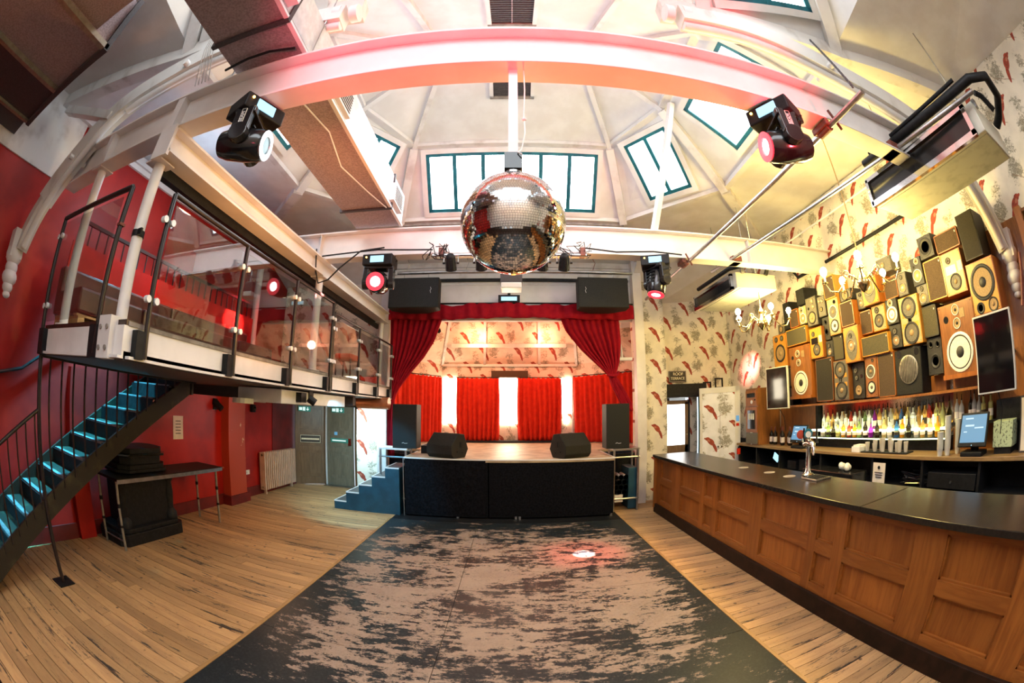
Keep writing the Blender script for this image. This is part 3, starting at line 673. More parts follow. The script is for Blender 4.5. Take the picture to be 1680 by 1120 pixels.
# tie at the ring height with the curved painted braces below it
for sx in (-1, 1):
    t = struct(thing('trim_%d' % (1 if sx < 0 else 2), None, None, (0,0,0)))
    X = XR if sx > 0 else -XL
    MB().bar((sx*1.25, 2.06, ZV - .06), (sx*3.22, 1.90, ZV - .06), .17, .20).build('tie', 'timber', t)
    MB().bar((sx*3.22, 1.90, ZV - .06), (sx*X, 1.42, ZV - .10), .17, .20).build('tie', 'timber', t)
    pts = [(1.34,1.93,4.93), (2.02,1.90,4.93), (2.98,1.85,4.74), (3.98,1.72,4.47), (4.55,1.62,4.10), (4.86,1.55,3.66), (5.06,1.48,3.22)]
    if sx < 0: pts = [(1.34,1.93,4.93), (2.3,1.9,4.96), (3.13,1.88,4.90), (3.93,1.78,4.65), (4.40,1.68,4.19), (4.84,1.55,3.61), (5.05,1.50,3.23)]
    pts = [(sx*a, b, c) for a, b, c in pts]
    # smooth the brace
    sm = []
    for i in range(len(pts)-1):
        p0, p1, p2, p3 = [Vector(pts[max(0, min(len(pts)-1, j))]) for j in (i-1, i, i+1, i+2)]
        for k in range(5):
            u = k/5; sm.append(0.5*((2*p1) + (p2-p0)*u + (2*p0-5*p1+4*p2-p3)*u*u + (-p0+3*p1-3*p2+p3)*u**3))
    sm.append(Vector(pts[-1]))
    b = MB()
    for a, c in zip(sm[:-1], sm[1:]):
        e = (c - a).normalized() * .01; b.bar(a - e, c + e, .17, .20, up=(0,0,1) if abs((c-a).normalized().z) < .8 else (sx,0,0))
    b.build('curved_brace', 'timber', t)
    b = MB(); b.tube([p - Vector((0,0,.11)) if i < 15 else p + Vector((-sx*.11,0,-.02)) for i, p in enumerate(sm)], .045, 10); b.build('brace_moulding', 'white', t, smooth=True)
    # carved foot on the wall
    fx, fy = sx*5.12, 1.44
    b = MB()
    for r, z, s in ((.13, 3.14, 1.0), (.10, 3.0, .9), (.12, 2.9, .8), (.085, 2.8, .8), (.06, 2.72, .7)): b.sph((fx, fy, z), r, 14, 8, (1, 1, s))
    b.box(fx - .10, fx + .10, fy - .10, fy + .10, 3.10, 3.40); b.build('carved_foot', 'white', t, smooth=True)
    for q in (9, 20): MB().cyl(sm[q] + Vector((0,-.14,-.06)), sm[q] + Vector((0,.14,-.06)), .035, n=12).build('bolt', 'white', t)
    MB().bar((sx*4.0, 1.72, 4.55), (sx*5.15, 1.44, 4.95), .12, .10).build('strut', 'timber', t)
    for q, rr in ((1.22, .085), (1.36, .11), (1.44, .085)): MB().cyl((sx*q, 1.94, 4.98), (sx*(q+.07), 1.94, 4.98), rr, n=14).build('moulded_end', 'white', t, smooth=True)
# diagonal round tie rods of the roof
struct(MB().bar((1.92, 5.05, 4.33), (2.18, 4.2, 6.0), .075, .075).build('trim_3', 'beam'))
struct(MB().bar((1.92, 5.06, 4.36), (1.62, 2.05, 4.30), .04, .04).build('trim_4', 'beam')) if False else None
# ================================================================== BALCONY AND STAIRS
bal = struct(thing('trim_5', None, None, (0,0,0)))
# slab: white steel channel edge with dark soffit, well for the stair at the left wall
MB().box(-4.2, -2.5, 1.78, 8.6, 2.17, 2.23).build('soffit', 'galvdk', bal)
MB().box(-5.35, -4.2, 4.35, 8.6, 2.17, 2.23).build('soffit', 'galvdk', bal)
MB().box(-4.2, -2.5, 1.78, 8.6, 2.40, 2.44).build('deck_board', 'leather', bal)
MB().box(-5.35, -4.2, 4.35, 8.6, 2.40, 2.44).build('deck_board', 'leather', bal)
MB().box(-2.54, -2.50, 1.80, 8.4, 2.18, 2.40).box(-2.50, -2.45, 1.80, 8.4, 2.18, 2.20).build('channel', 'beam', bal)
MB().box(-4.15, -2.5, 1.76, 1.80, 2.18, 2.40).box(-4.15, -2.5, 1.72, 1.76, 2.18, 2.20).build('channel', 'beam', bal)
MB().box(-4.22, -4.18, 1.78, 4.40, 2.15, 2.40).build('well_trim', 'stringer', bal)
MB().box(-5.3, -4.2, 4.33, 4.37, 2.0, 2.40).build('well_trim', 'stringer', bal)
MB().box(-2.54, -2.49, 1.80, 8.4, 2.40, 2.43).build('deck_edge', 'grimy', bal)
MB().box(-5.3, -2.7, 8.6, 8.7, 2.0, 4.9).build('end_wall', 'wpX', bal)
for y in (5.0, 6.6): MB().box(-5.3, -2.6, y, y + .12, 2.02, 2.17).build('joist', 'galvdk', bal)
MB().box(-3.45, -3.25, 4.8, 4.9, 1.98, 2.17).build('bracket', 'white', bal)
# round columns
def column(x, y, z0, z1, r, collar=False):
    c = struct(thing('column', None, None, (x, y, z0)))
    MB().cyl((x, y, z0), (x, y, z1), r, n=20).build('shaft', 'beam', c, smooth=True)
    MB().cyl((x, y, z0), (x, y, z0 + .012), r*1.9, n=20).build('base_plate', 'beam', c)
    MB().box(x - .10, x + .10, y - .10, y + .10, z1 - .012, z1).build('cap_plate', 'beam', c)
    if collar: MB().cyl((x, y, z0 + .62), (x, y, z0 + .67), r*1.12, n=20).box(x+.05, x+.10, y-.05, y-.03, z0+.62, z0+.67).build('strap', 'black', c)
    return c
c = column(-2.70, 1.86, 2.44, 3.68, .052, True)
MB().box(-2.80, -2.62, 1.70, 1.80, 2.17, 2.46).build('foot_bracket', 'beam', c)
for zz in (2.24, 2.38):
    for xx in (-2.76, -2.66): MB().cyl((xx, 1.70, zz), (xx, 1.688, zz), .018, n=8).build('bolt', 'grimy', c)
column(-3.86, 1.86, 2.44, 3.93, .052)
column(-2.60, 5.05, 2.44, 3.70, .052)
column(-2.62, 8.05, 2.44, 3.70, .055)
column(-5.0, 6.9, 2.44, 5.1, .07)
# ---- glass railing
rl = thing('balcony_railing', 'dark steel and glass railing along the balcony edge', 'railing', (-2.47, 1.95, 2.2))
XB = -2.44
ys = [1.95, 3.08, 4.18, 5.28]
zt = 3.40
for i, yy in enumerate(ys):
    MB().tube([(XB, yy, 2.20), (XB, yy, zt)], .022, 10).build('post', 'blackmetal', rl, smooth=True)
    MB().box(XB - .06, XB + .01, yy - .10, yy - .02, 2.19, 2.38).build('post_bracket', 'black', rl)
MB().tube([(XB, ys[0], zt), (XB, ys[3], zt)], .022, 10).build('handrail', 'blackmetal', rl, smooth=True)
def clampset(x, y, zs, par, dirx=0, diry=1):
    for z in zs:
        for s in (-1, 1):
            MB().cyl((x - .012*diry + s*.045*dirx, y + s*.045*diry, z), (x + .03*diry + s*.045*dirx, y + s*.045*diry - .03*dirx, z), .026, n=12).build('glass_clamp', 'plastic', par)
for a, b in zip(ys[:-1], ys[1:]):
    MB().box(XB - .005, XB + .003, a + .05, b - .05, 2.44, 3.33).build('glass_panel', 'glass', rl)
for yy in ys: clampset(XB, yy, (2.60, 3.18), rl)
rl2 = thing('balcony_railing', 'lower thin handrail and glass panels at the stage end of the balcony', 'railing', (-2.47, 5.4, 2.2))
ys2 = [5.34, 6.4, 7.45, 8.3]; zt2 = 3.27
for yy in ys2:
    MB().tube([(XB, yy, 2.20), (XB, yy, zt2)], .018, 10).build('post', 'blackmetal', rl2, smooth=True)
    MB().box(XB - .06, XB + .01, yy - .10, yy - .02, 2.19, 2.38).build('post_bracket', 'black', rl2)
MB().tube([(XB, ys2[0], zt2), (XB, ys2[-1], zt2)], .018, 10).build('handrail', 'blackmetal', rl2, smooth=True)
for a, b in zip(ys2[:-1], ys2[1:]):
    MB().box(XB - .005, XB + .003, a + .05, b - .05, 2.44, 3.2).build('glass_panel', 'glass', rl2)
for yy in ys2: clampset(XB, yy, (2.60, 3.05), rl2)
# near end: open steel frame and glass
rl3 = thing('balcony_gate_frame', 'dark steel frame with glass closing the near end of the balcony', 'railing', (-3.5, 1.74, 2.2))
YF = 1.72
MB().tube([(-4.14, YF, 2.20), (-4.14, YF, 3.44)], .024, 10).build('post', 'blackmetal', rl3, smooth=True)
MB().tube([(-2.86, YF, 2.20), (-2.80, YF, 3.44)], .024, 10).build('post', 'blackmetal', rl3, smooth=True)
MB().tube([(-4.14, YF, 3.44), (-2.80, YF, 3.44)], .024, 10).build('top_rail', 'blackmetal', rl3, smooth=True)
MB().box(-4.09, -2.9, YF - .003, YF + .004, 2.46, 3.38).build('glass_panel', 'glass', rl3)
MB().box(-4.2, -4.06, YF - .02, YF + .04, 2.17, 2.40).build('post_bracket', 'black', rl3)
MB().box(-2.96, -2.80, YF - .02, YF + .04, 2.17, 2.40).build('post_bracket', 'black', rl3)
clampset(-4.11, YF, (2.6, 3.25), rl3, 1, 0)
MB().box(-2.83, -2.78, YF - .03, YF + .03, 3.12, 3.14).build('orange_tape', 'ironred', rl3)
# ---- stair
st = thing('staircase', 'dark steel staircase with metal treads rising along the red wall', 'staircase', (-4.75, 0.35, 0))
SL = 0.589
def zs(y): return 0.83 + SL * (y - 1.8)
N = 13
for i in range(N):
    yy = 0.62 + .302 * i; z = zs(yy)
    if z > 2.3: break
    tr = MB().box(-5.15, -4.25, yy - .02, yy + .29, z - .012, z).build('tread', 'stringer', st)
    MB().box(-5.12, -4.27, yy - .03, yy + .035, z - .03, z + .004).build('tread_edge', 'treadedge', tr)
    MB().box(-5.15, -4.25, yy + .25, yy + .262, z - .012, z + .165).build('riser', 'black', tr)
for x in (-4.24, -5.19):
    b = MB(); y0, y1 = 0.20, 4.30
    pts = [(x, y0, max(zs(y0) - .13, .0)), (x, y1, zs(y1) - .22), (x, y1, zs(y1) + .02), (x, y0, zs(y0) + .12)]
    pts = [(x, .30, -0.0), (x, .62, 0.0), (x, y1, zs(y1) - .30), (x, y1, zs(y1) - .05), (x, .30, zs(.30) + .10)]
    b.poly(pts, .035, (1, 0, 0)).build('stringer', 'stringer', st)
hr = thing('stair_balustrade', 'dark steel balustrade and handrail on the open side of the stair', 'railing', (-4.2, 1.75, 0))
XS = -4.20
MB().tube([(XS, 1.76, 0.0), (XS, 1.76, 2.17)], .026, 10).build('newel_post', 'blackmetal', hr, smooth=True)
MB().box(XS - .13, XS + .10, 1.66, 1.88, 0, .012).build('foot_plate', 'black', hr)
MB().tube([(XS, 0.30, zs(.30) + .86), (XS, 1.76, 1.68)], .020, 10).build('handrail', 'blackmetal', hr, smooth=True)
yy = 0.42
while yy < 1.72:
    MB().box(XS - .008, XS + .008, yy - .008, yy + .008, zs(yy) - .02, 1.68 - SL*(1.76 - yy)).build('baluster', 'blackmetal', hr); yy += .128
yy = 1.90
while yy < 4.15:
    MB().box(XS - .009, XS + .009, yy - .009, yy + .009, zs(yy) - .05, 2.20).build('baluster', 'blackmetal', hr); yy += .172
MB().box(XS - .014, XS + .014, 1.76, 4.35, 2.19, 2.22).build('top_rail', 'blackmetal', hr)
# ---- railing around the stair well, upper floor
wr_ = thing('stair_well_railing', 'black picket railing in front of the red wall on the balcony', 'railing', (-4.6, 4.2, 2.44))
MB().box(-4.62, -4.58, 2.15, 6.2, 3.66, 3.70).build('top_rail', 'blackmetal', wr_)
MB().box(-4.61, -4.59, 2.15, 6.2, 2.50, 2.52).build('bottom_rail', 'blackmetal', wr_)
yy = 2.2
while yy < 6.25:
    MB().box(-4.608, -4.592, yy - .008, yy + .008, 2.5, 3.66).build('baluster', 'blackmetal', wr_); yy += .155
MB().box(-4.585, -4.56, 2.1, 6.25, 2.44, 3.42).build('back_panel', 'red', wr_)
# ---- sofa on pallets
sf = thing('bench_sofa', 'long dark brown leather bench standing on wooden pallets', 'sofa', (-4.1, 4.0, 2.44))
for k in range(4):
    y0 = 2.0 + k*.99
    MB().box(-4.5, -3.85, y0 + .01, y0 + .98, 2.60, 2.84).build('seat_cushion', 'leather', sf, bevel=.03)
    MB().box(-4.58, -4.42, y0 + .01, y0 + .98, 2.60, 3.10).build('back_cushion', 'leather', sf, bevel=.03)
for k in range(4):
    y0 = 2.0 + k*.99
    for x in (-4.45, -4.2, -3.92): MB().box(x, x + .09, y0, y0 + .97, 2.565, 2.585).build('pallet_slat', 'pallet', sf)
    for y in (y0 + .02, y0 + .45, y0 + .86): MB().box(-4.48, -3.82, y, y + .09, 2.46, 2.565).build('pallet_block', 'pallet', sf)
for x in (-4.45, -4.2, -3.90): MB().box(x, x + .09, 1.99, 5.95, 2.44, 2.46).build('pallet_slat', 'pallet', sf)
# red chair and bottles behind the glass at the end of the balcony
t = thing('bar_stool', 'small red upholstered stool behind the glass at the stage end of the balcony', 'stool', (-2.85, 6.9, 2.44))
MB().box(-3.02, -2.70, 6.7, 7.1, 2.80, 2.90).build('seat', 'redcur', t, bevel=.03)
for a in (-3.0, -2.72):
    for b in (6.73, 7.07): MB().cyl((a, b, 2.44), (a, b, 2.8), .014, n=8).build('leg', 'blackmetal', t)
# white unit hung below the balcony and fittings
t = thing('ceiling_heater', 'white air unit hung under the balcony edge', 'air conditioner', (-2.95, 4.6, 2.0))
MB().box(-3.3, -2.62, 4.30, 6.3, 1.99, 2.16).build('case', 'plastic', t, bevel=.01)
MB().cyl((-3.15, 4.22, 1.96), (-3.15, 4.22, 2.02), .14, n=16).build('round_cover', 'plastic', t)
MB().box(-2.62, -2.54, 4.66, 4.80, 2.02, 2.14).cyl((-2.54, 4.86, 2.08), (-2.46, 4.90, 2.02), .05, n=12).build('camera_head', 'black', t)
t = thing('duct_roll', 'copper coloured horizontal duct at the end of the balcony', 'duct', (-2.66, 7.8, 2.08))
MB().cyl((-2.98, 7.8, 2.09), (-2.32, 7.8, 2.09), .115, n=24).build('tube', 'copper', t, smooth=True)
MB().cyl((-3.24, 7.82, 2.07), (-2.96, 7.8, 2.07), .085, n=20).build('inner_tube', 'galvdk', t, smooth=True)
MB().cyl((-3.0, 7.8, 2.09), (-2.97, 7.8, 2.09), .128, n=24).build('collar', 'black', t)

# ================================================================== LEFT SIDE, GROUND FLOOR
t = thing('trestle_table', 'worn black folding table beside the red wall', 'table', (-4.8, 4.2, 0))
MB().box(-5.12, -4.52, 3.10, 5.42, 0.875, 0.91).build('tabletop', 'black', t, bevel=.006)
MB().box(-4.53, -4.515, 3.10, 5.42, 0.85, 0.90).build('edge_rail', 'steel', t)
for y in (3.12, 5.30):
    for x in (-5.05, -4.57):
        l = MB().cyl((x, y, 0), (x, y, .875), .020, n=10).build('leg', 'ring_metal', t)
        MB().cyl((x, y, .30), (x, y, .33), .026, n=10).build('leg_tape', 'black', l); MB().cyl((x, y, .55), (x, y, .60), .026, n=10).build('leg_tape', 'black', l)
    MB().cyl((-5.05, y, .12), (-4.57, y, .12), .010, n=8).build('cross_bar', 'steel', t)
t = thing('pulpit', 'black carved pedestal with a stepped top behind the folding table', 'pedestal', (-4.95, 3.9, 0))
def octo(b, cx, cy, sx, sy, z0, z1, ch=.3):
    x0, x1, y0, y1 = cx-sx, cx+sx, cy-sy, cy+sy; c = ch*min(sx, sy)
    b.poly([(x0+c,y0,z0),(x1-c,y0,z0),(x1,y0+c,z0),(x1,y1-c,z0),(x1-c,y1,z0),(x0+c,y1,z0),(x0,y1-c,z0),(x0,y0+c,z0)], z1-z0, (0,0,1)); return b
octo(MB(), -4.98, 3.82, .36, .68, 0, .16).build('plinth', 'black', t, bevel=.01)
octo(MB(), -4.98, 3.82, .33, .62, .16, .22).build('plinth_step', 'black', t, bevel=.01)
MB().box(-5.25, -4.76, 3.40, 4.26, .22, .84).build('body', 'black', t)
for y in (3.34, 4.32):
    MB().lathe([(.02,.22),(.12,.22),(.12,.30),(.07,.36),(.085,.6),(.07,.74),(.11,.80),(.11,.86),(.02,.86)], (-4.80, y, 0), 14).build('baluster_corner', 'black', t, smooth=True)
for k, (s0, z0, z1) in enumerate(((.52, .93, .97), (.48, .97, 1.03), (.42, 1.03, 1.14), (.50, 1.14, 1.17), (.44, 1.17, 1.24))):
    octo(MB(), -4.95, 3.80, .26 + (s0-.42)*.5, s0, z0, z1, .5).build('top_step', 'blackgloss' if k == 3 else 'black', t, bevel=.006)
t = thing('radiator', 'cream column radiator against the red wall', 'radiator', (-5.22, 8.4, 0))
for i in range(17):
    y = 7.72 + i*.086
    MB().box(-5.30, -5.15, y, y + .046, .10, .92).build('column_section', 'rad', t, bevel=.012)
MB().cyl((-5.23, 7.72, .16), (-5.23, 9.15, .16), .025, n=8).cyl((-5.23, 7.72, .86), (-5.23, 9.15, .86), .025, n=8).build('header', 'rad', t)
MB().box(-5.33, -5.305, 7.74, 9.12, .12, .90).build('gap_shade_plate', 'reddark', t)  # dark sheet added as painted shade between the sections
for y in (7.8, 9.0): MB().box(-5.26, -5.2, y, y+.04, 0, .12).build('foot', 'rad', t)
t = thing('notice_sheet', 'pale paper notice pinned to the red wall above the table', 'poster', (XL + .005, 5.15, 1.45))
MB().box(XL + .002, XL + .006, 5.03, 5.29, 1.26, 1.64).build('sheet', 'paper', t)
for i in range(5): MB().box(XL + .006, XL + .008, 5.09, 5.23, 1.55 - i*.05, 1.562 - i*.05).build('text_line', 'galvdk', t)
for (y, z) in ((7.28, .52),):
    t = thing('wall_socket', 'white double socket between the pilaster and the radiator', 'socket', (XL, y, z))
    MB().box(XL, XL + .012, y - .05, y + .09, z - .045, z + .045).build('plate', 'plastic', t)
    MB().box(XL + .012, XL + .014, y - .02, y - .01, z - .01, z + .02).build('slot', 'black', t)
t = thing('alarm_sounder', 'small dark box fixed to the red wall beside the pilaster', 'alarm', (XL, 7.5, 1.85))
MB().box(XL + .0, XL + .10, 7.42, 7.54, 1.76, 1.92).build('case', 'black', t, bevel=.02); MB().sph((XL + .10, 7.48, 1.84), .04).build('dome', 'blackgloss', t)
t = thing('wall_spotlight', 'black spotlight clamped to the wall under the balcony', 'lamp', (XL + .1, 6.2, 1.8))
MB().cyl((XL + .02, 6.18, 1.92), (XL + .18, 6.22, 1.80), .07, .06, 14).build('head', 'black', t); MB().box(XL, XL + .04, 6.15, 6.25, 1.78, 1.98).build('bracket', 'black', t)
# double doors under the balcony
def panel_door(name, x0, x1, y0, y1, mat, num):
    """leaf between two plan points"""
    d = struct(thing(name, None, None, (0,0,0)))
    a, b = Vector((x0, y0, 0)), Vector((x1, y1, 0)); ex = (b-a).normalized(); n = Vector((ex.y, -ex.x, 0)); L = (b-a).length
    m3 = Matrix((ex, n, Vector((0,0,1)))).transposed()
    def ob(u0, u1, z0, z1, d0, d1, nm, mt, par=d):
        return MB().obox(a + ex*((u0+u1)/2) + n*((d0+d1)/2) + Vector((0,0,(z0+z1)/2)), (u1-u0, d1-d0, z1-z0), m3).build(nm, mt, par)
    ob(0, L, 0.02, 2.0, 0, .03, 'leaf', mat)
    s = .10
    for (u0, u1) in ((0, s), (L-s, L)): ob(u0, u1, .02, 2.0, .03, .045, 'stile', mat)
    for (z0, z1) in ((.02, .2), (.86, .98), (1.30, 1.40), (1.88, 2.0)): ob(s, L-s, z0, z1, .03, .045, 'rail', mat)
    for (z0, z1) in ((.28, .80), (1.46, 1.84)):
        for (u0, u1) in ((s+.04, L/2-.03), (L/2+.03, L-s-.04)): ob(u0, u1, z0, z1, .03, .040, 'panel', mat)
    ob(L/2-.03, L/2+.03, .2, .86, .03, .045, 'mullion', mat)
    return d, ob, L
d1, ob, L = panel_door('door_1', -5.30, -4.66, 9.40, 9.86, 'doorwood', 1)
s_ = ob(.12, L-.12, 1.05, 1.25, .045, .055, 'door_sign', 'signblk'); ob(.16, L-.16, 1.13, 1.17, .055, .058, 'sign_text', 'chalk')
for (u0, u1, z0, z1) in ((.13, L-.13, 1.06, 1.07), (.13, L-.13, 1.235, 1.245), (.13, .14, 1.07, 1.235), (L-.14, L-.13, 1.07, 1.235)): ob(u0, u1, z0, z1, .055, .058, 'sign_border', 'chalk')
d2, ob, L2 = panel_door('door_2', -4.58, -3.84, 9.86, 9.84, 'doorgrey', 2)
ob(.12, L2-.14, 1.10, 1.20, .045, .055, 'door_sign', 'exitgreen'); ob(.16, L2-.2, 1.135, 1.165, .055, .058, 'sign_text', 'exitwhite')
ob(.22, .30, 1.28, 1.36, .045, .055, 'round_sign', 'till')
ob(L2-.12, L2-.04, 1.05, 1.22, .05, .09, 'closer_plate', 'chrome')
struct(MB().box(-5.35, -3.74, 9.86, 9.9, 2.0, 2.08).box(-3.82, -3.74, 9.82, 9.92, 0, 2.08).box(-4.66, -4.60, 9.80, 9.9, 0, 2.05).build('trim_6', 'doorwood'))
MB().box(-4.61, -4.57, 9.78, 9.8, 0, 2.05).build('strip', 'plastic', d2)
MB().box(-4.6, -3.8, 9.6, 9.84, -.0, .02).build('threshold', 'steel', d2)
def exit_sign(x, y, z, lab, hang=True):
    t = thing('exit_sign', lab, 'sign', (x, y, z))
    MB().box(x - .17, x + .17, y - .01, y + .01, z - .06, z + .06).build('plate', 'exitgreen', t)
    MB().box(x - .15, x - .06, y - .014, y - .01, z - .035, z + .035).box(x - .04, x + .03, y - .014, y - .01, z - .045, z + .045).build('lettering', 'exitwhite', t)
    MB().poly([(x+.10, y-.014, z-.045), (x+.145, y-.014, z), (x+.055, y-.014, z)]).box(x+.09, x+.11, y-.014, y-.01, z, z+.045).build('arrow', 'exitwhite', t)
    return t
exit_sign(-5.0, 9.35, 1.89, 'small green exit sign over the brown door leaf')
exit_sign(-4.25, 9.75, 1.90, 'lit green exit sign over the grey door leaf')
# ================================================================== STAGE
sg = thing('stage', 'low stage with black cloth front and worn plywood deck', 'stage', (0, 9.5, 0))
for x0, x1 in ((-1.96, -.42), (-.42, 1.86)):
    MB().box(x0, x1, 7.56, 9.2, 1.06, 1.11).build('deck_panel', 'deck', sg)
    MB().box(x0 + .01, x1 - .01, 7.57, 7.60, 0.03, 1.06).build('skirt', 'cloth_black', sg)
MB().box(-3.3, 3.3, 9.2, 12.2, 1.06, 1.11).build('rear_deck', 'deck', sg)
b = MB(); b.box(-1.97, 1.87, 7.545, 7.565, 1.095, 1.118).box(-1.975, -1.955, 7.56, 8.75, 1.095, 1.118).box(1.855, 1.875, 7.56, 8.9, 1.095, 1.118)
b.build('edge_trim', 'white', sg)
MB().box(-1.985, -1.97, 7.55, 7.57, 0.0, 1.11).build('corner_strip', 'steel', sg)
MB().box(-1.96, -1.94, 7.6, 8.7, 0.0, 1.06).build('side_skirt', 'cloth_black', sg); MB().box(1.84, 1.86, 7.6, 8.7, 0.0, 1.06).build('side_skirt', 'cloth_black', sg)
# ripple of the left skirt cloth
b = MB(); n = 40
vs = []; 
for i in range(n + 1):
    x = -1.95 + 1.48 * i / n; yv = 7.540 + .004 * math.sin(i * 1.1) + .003 * math.sin(i * 2.7)
    vs += [(x, yv + .012, 0.03), (x, yv + .012, 1.097)]
b.add(vs, [(2*i, 2*i+2, 2*i+3, 2*i+1) for i in range(n)]); b.build('skirt_cloth', 'cloth_black', sg, smooth=True)
for x in (-1.0, .05, .12, 1.8): MB().box(x, x + .04, 7.56, 7.62, 0, .05).build('foot', 'steel', sg)
# steps to the stage
sp_ = thing('stage_steps', 'worn blue painted wooden steps leading up to the stage', 'steps', (-2.7, 7.9, 0))
xs = [-3.40, -3.14, -2.87, -2.60, -2.33, -2.06]; zz = [.17, .365, .535, .715, .90]
for i in range(5):
    MB().box(xs[i], xs[i+1] if i < 4 else -2.06, 7.55, 8.35, 0, zz[i] - .02).build('step_body', 'bluestep', sp_)
    tr = MB().box(xs[i], xs[i+1], 7.56, 8.34, zz[i] - .02, zz[i]).build('step_top', 'steptop', sp_)
    MB().box(xs[i], xs[i+1], 7.545, 7.562, zz[i] - .02, zz[i] + .004).box(xs[i] - .004, xs[i] + .02, 7.56, 8.34, zz[i] - .02, zz[i] + .003).build('edge_trim', 'plastic', tr)
# back of the stage: papered walls, curtains and lit windows
sb = struct(thing('wall_stage', None, None, (0,0,0)))
YB = 12.05
def quad(p, mat, nm, th=.03, nrm=(0,1,0)): return MB().poly(p, th, nrm).build(nm, mat, sb)
quad([(-2.0,YB,1.1),(1.85,YB,1.1),(1.85,YB,3.30),(-2.0,YB,3.30)], 'wpstage', 'rear_panel')
for s, xx in ((-1, -2.0), (1, 1.85)):
    quad([(xx,YB,1.1),(s*3.3,10.4,1.1),(s*3.3,10.4,3.3),(xx,YB,3.3)], 'wpstage', 'splay_panel')
    quad([(s*3.3,10.4,1.1),(s*3.3,8.7,1.1),(s*3.3,8.7,4.8),(s*3.3,10.4,3.3)], 'wpY', 'side_panel', .03, (s,0,0))
    quad([(xx,YB,3.3),(s*3.3,10.4,3.3),(s*3.3,9.3,4.75),(s*1.45,10.2,4.75)], 'wpstage', 'sloping_panel')
    MB().bar((xx, YB - .02, 3.28), (s*1.45, 10.18, 4.73), .07, .05).build('batten', 'timber', sb)
    MB().bar((s*.78, YB - .02, 3.28), (s*.66, 10.18, 4.73), .07, .05).build('batten', 'timber', sb)
quad([(-2.0,YB,3.3),(1.85,YB,3.3),(1.45,10.2,4.75),(-1.45,10.2,4.75)], 'wpstage', 'sloping_panel')
quad([(-1.45,10.2,4.75),(1.45,10.2,4.75),(3.3,9.3,4.75),(3.3,8.7,4.75),(-3.3,8.7,4.75),(-3.3,9.3,4.75)], 'wpstage', 'flat_panel', .03, (0,0,1))
MB().bar((-2.0, YB - .04, 3.28), (1.85, YB - .04, 3.28), .05, .07).build('batten', 'timber', sb)
MB().bar((-1.64, 11.33, 3.74), (1.46, 11.33, 3.74), .05, .10).build('lighting_bar', 'beam', sb)
MB().box(-.58, .45, 11.9, 12.0, 2.93, 3.12).build('shutter_box', 'grillebr', sb)
for i, (a, b_) in enumerate(((-1.98, -1.54), (-.36, .16), (1.36, 1.70))):
    wn_ = struct(MB().box(a, b_, 12.0, 12.03, 1.62 if i < 2 else 1.9, 2.9).build('window_%d' % (10 + i), 'stageglass'))
    MB().box(a - .03, a, 11.97, 12.03, 1.2, 2.93).box(b_, b_ + .03, 11.97, 12.03, 1.2, 2.93).build('frame', 'white', wn_)
struct(MB().box(1.46, 1.60, 12.0, 12.02, 1.62, 1.78).build('window_13', 'stageglass'))
struct(MB().box(-3.24, -3.2, 9.6, 9.95, 2.05, 2.75).build('window_14', 'stageglass'))
struct(MB().box(3.2, 3.24, 10.0, 10.6, 1.9, 2.6).build('window_15', 'doorglass'))
MB().box(-3.3, 3.3, 11.55, 12.0, 1.1, 1.16).build('rear_ledge', 'black', sb)

def cloth(fn, nu, nv, name, mat, parent=None):
    vs = [fn(i / nu, j / nv) for j in range(nv + 1) for i in range(nu + 1)]
    fs = [(j*(nu+1)+i, j*(nu+1)+i+1, (j+1)*(nu+1)+i+1, (j+1)*(nu+1)+i) for j in range(nv) for i in range(nu)]
    o = MB().add(vs, fs).build(name, mat, parent, smooth=True)
    s = o.modifiers.new('thick', 'SOLIDIFY'); s.thickness = .012
    return o
def rear_curtain(p0, p1, zt, zb, pleats, lab, flare=.0, mat='redcur'):
    p0, p1 = Vector(p0 + (0,)), Vector(p1 + (0,)); d = (p1 - p0); L = d.length; n = Vector((d.y, -d.x, 0)).normalized(); mid = (p0 + p1) / 2
    ph = random.uniform(0, 6)
    def fn(u, v):
        sag = 1 + flare * math.sin(v * math.pi * .9) - .03 * v
        q = mid + (p0 + d * u - mid) * sag
        a = .035 * (0.5 + v) * math.sin(u * pleats * 2 * math.pi + ph + .7 * math.sin(v * 3 + u * 5)) + .015 * math.sin(u * 31 + v * 4)
        q = q + n * a
        q.z = zt + (zb - zt) * v + .015 * math.sin(u * pleats * 6.28) * (1 if v < .02 else 0)
        return q
    t = thing('stage_curtain', lab, 'curtain', (mid.x, mid.y, zb))
    cloth(fn, int(pleats * 12), 14, 'drape', mat, t)
    MB().cyl(p0 + Vector((0,0,zt + .02)) + n*0, p1 + Vector((0,0,zt + .02)), .012, n=8).build('rail', 'black', t)
    return t
rear_curtain((-1.55, 11.85), (-.36, 11.85), 2.90, 1.13, 9, 'orange-red stage curtain on the balcony side of the middle strip of light', .03)
rear_curtain((.16, 11.85), (1.38, 11.85), 2.90, 1.13, 9, 'orange-red stage curtain on the bar side of the middle strip of light', .03)
rear_curtain((-3.1, 10.2), (-1.98, 11.75), 2.92, 1.13, 13, 'deep red curtain on the angled stage wall at the balcony side')
rear_curtain((1.70, 11.75), (3.1, 10.3), 2.92, 1.13, 12, 'deep red curtain on the angled stage wall at the bar side')
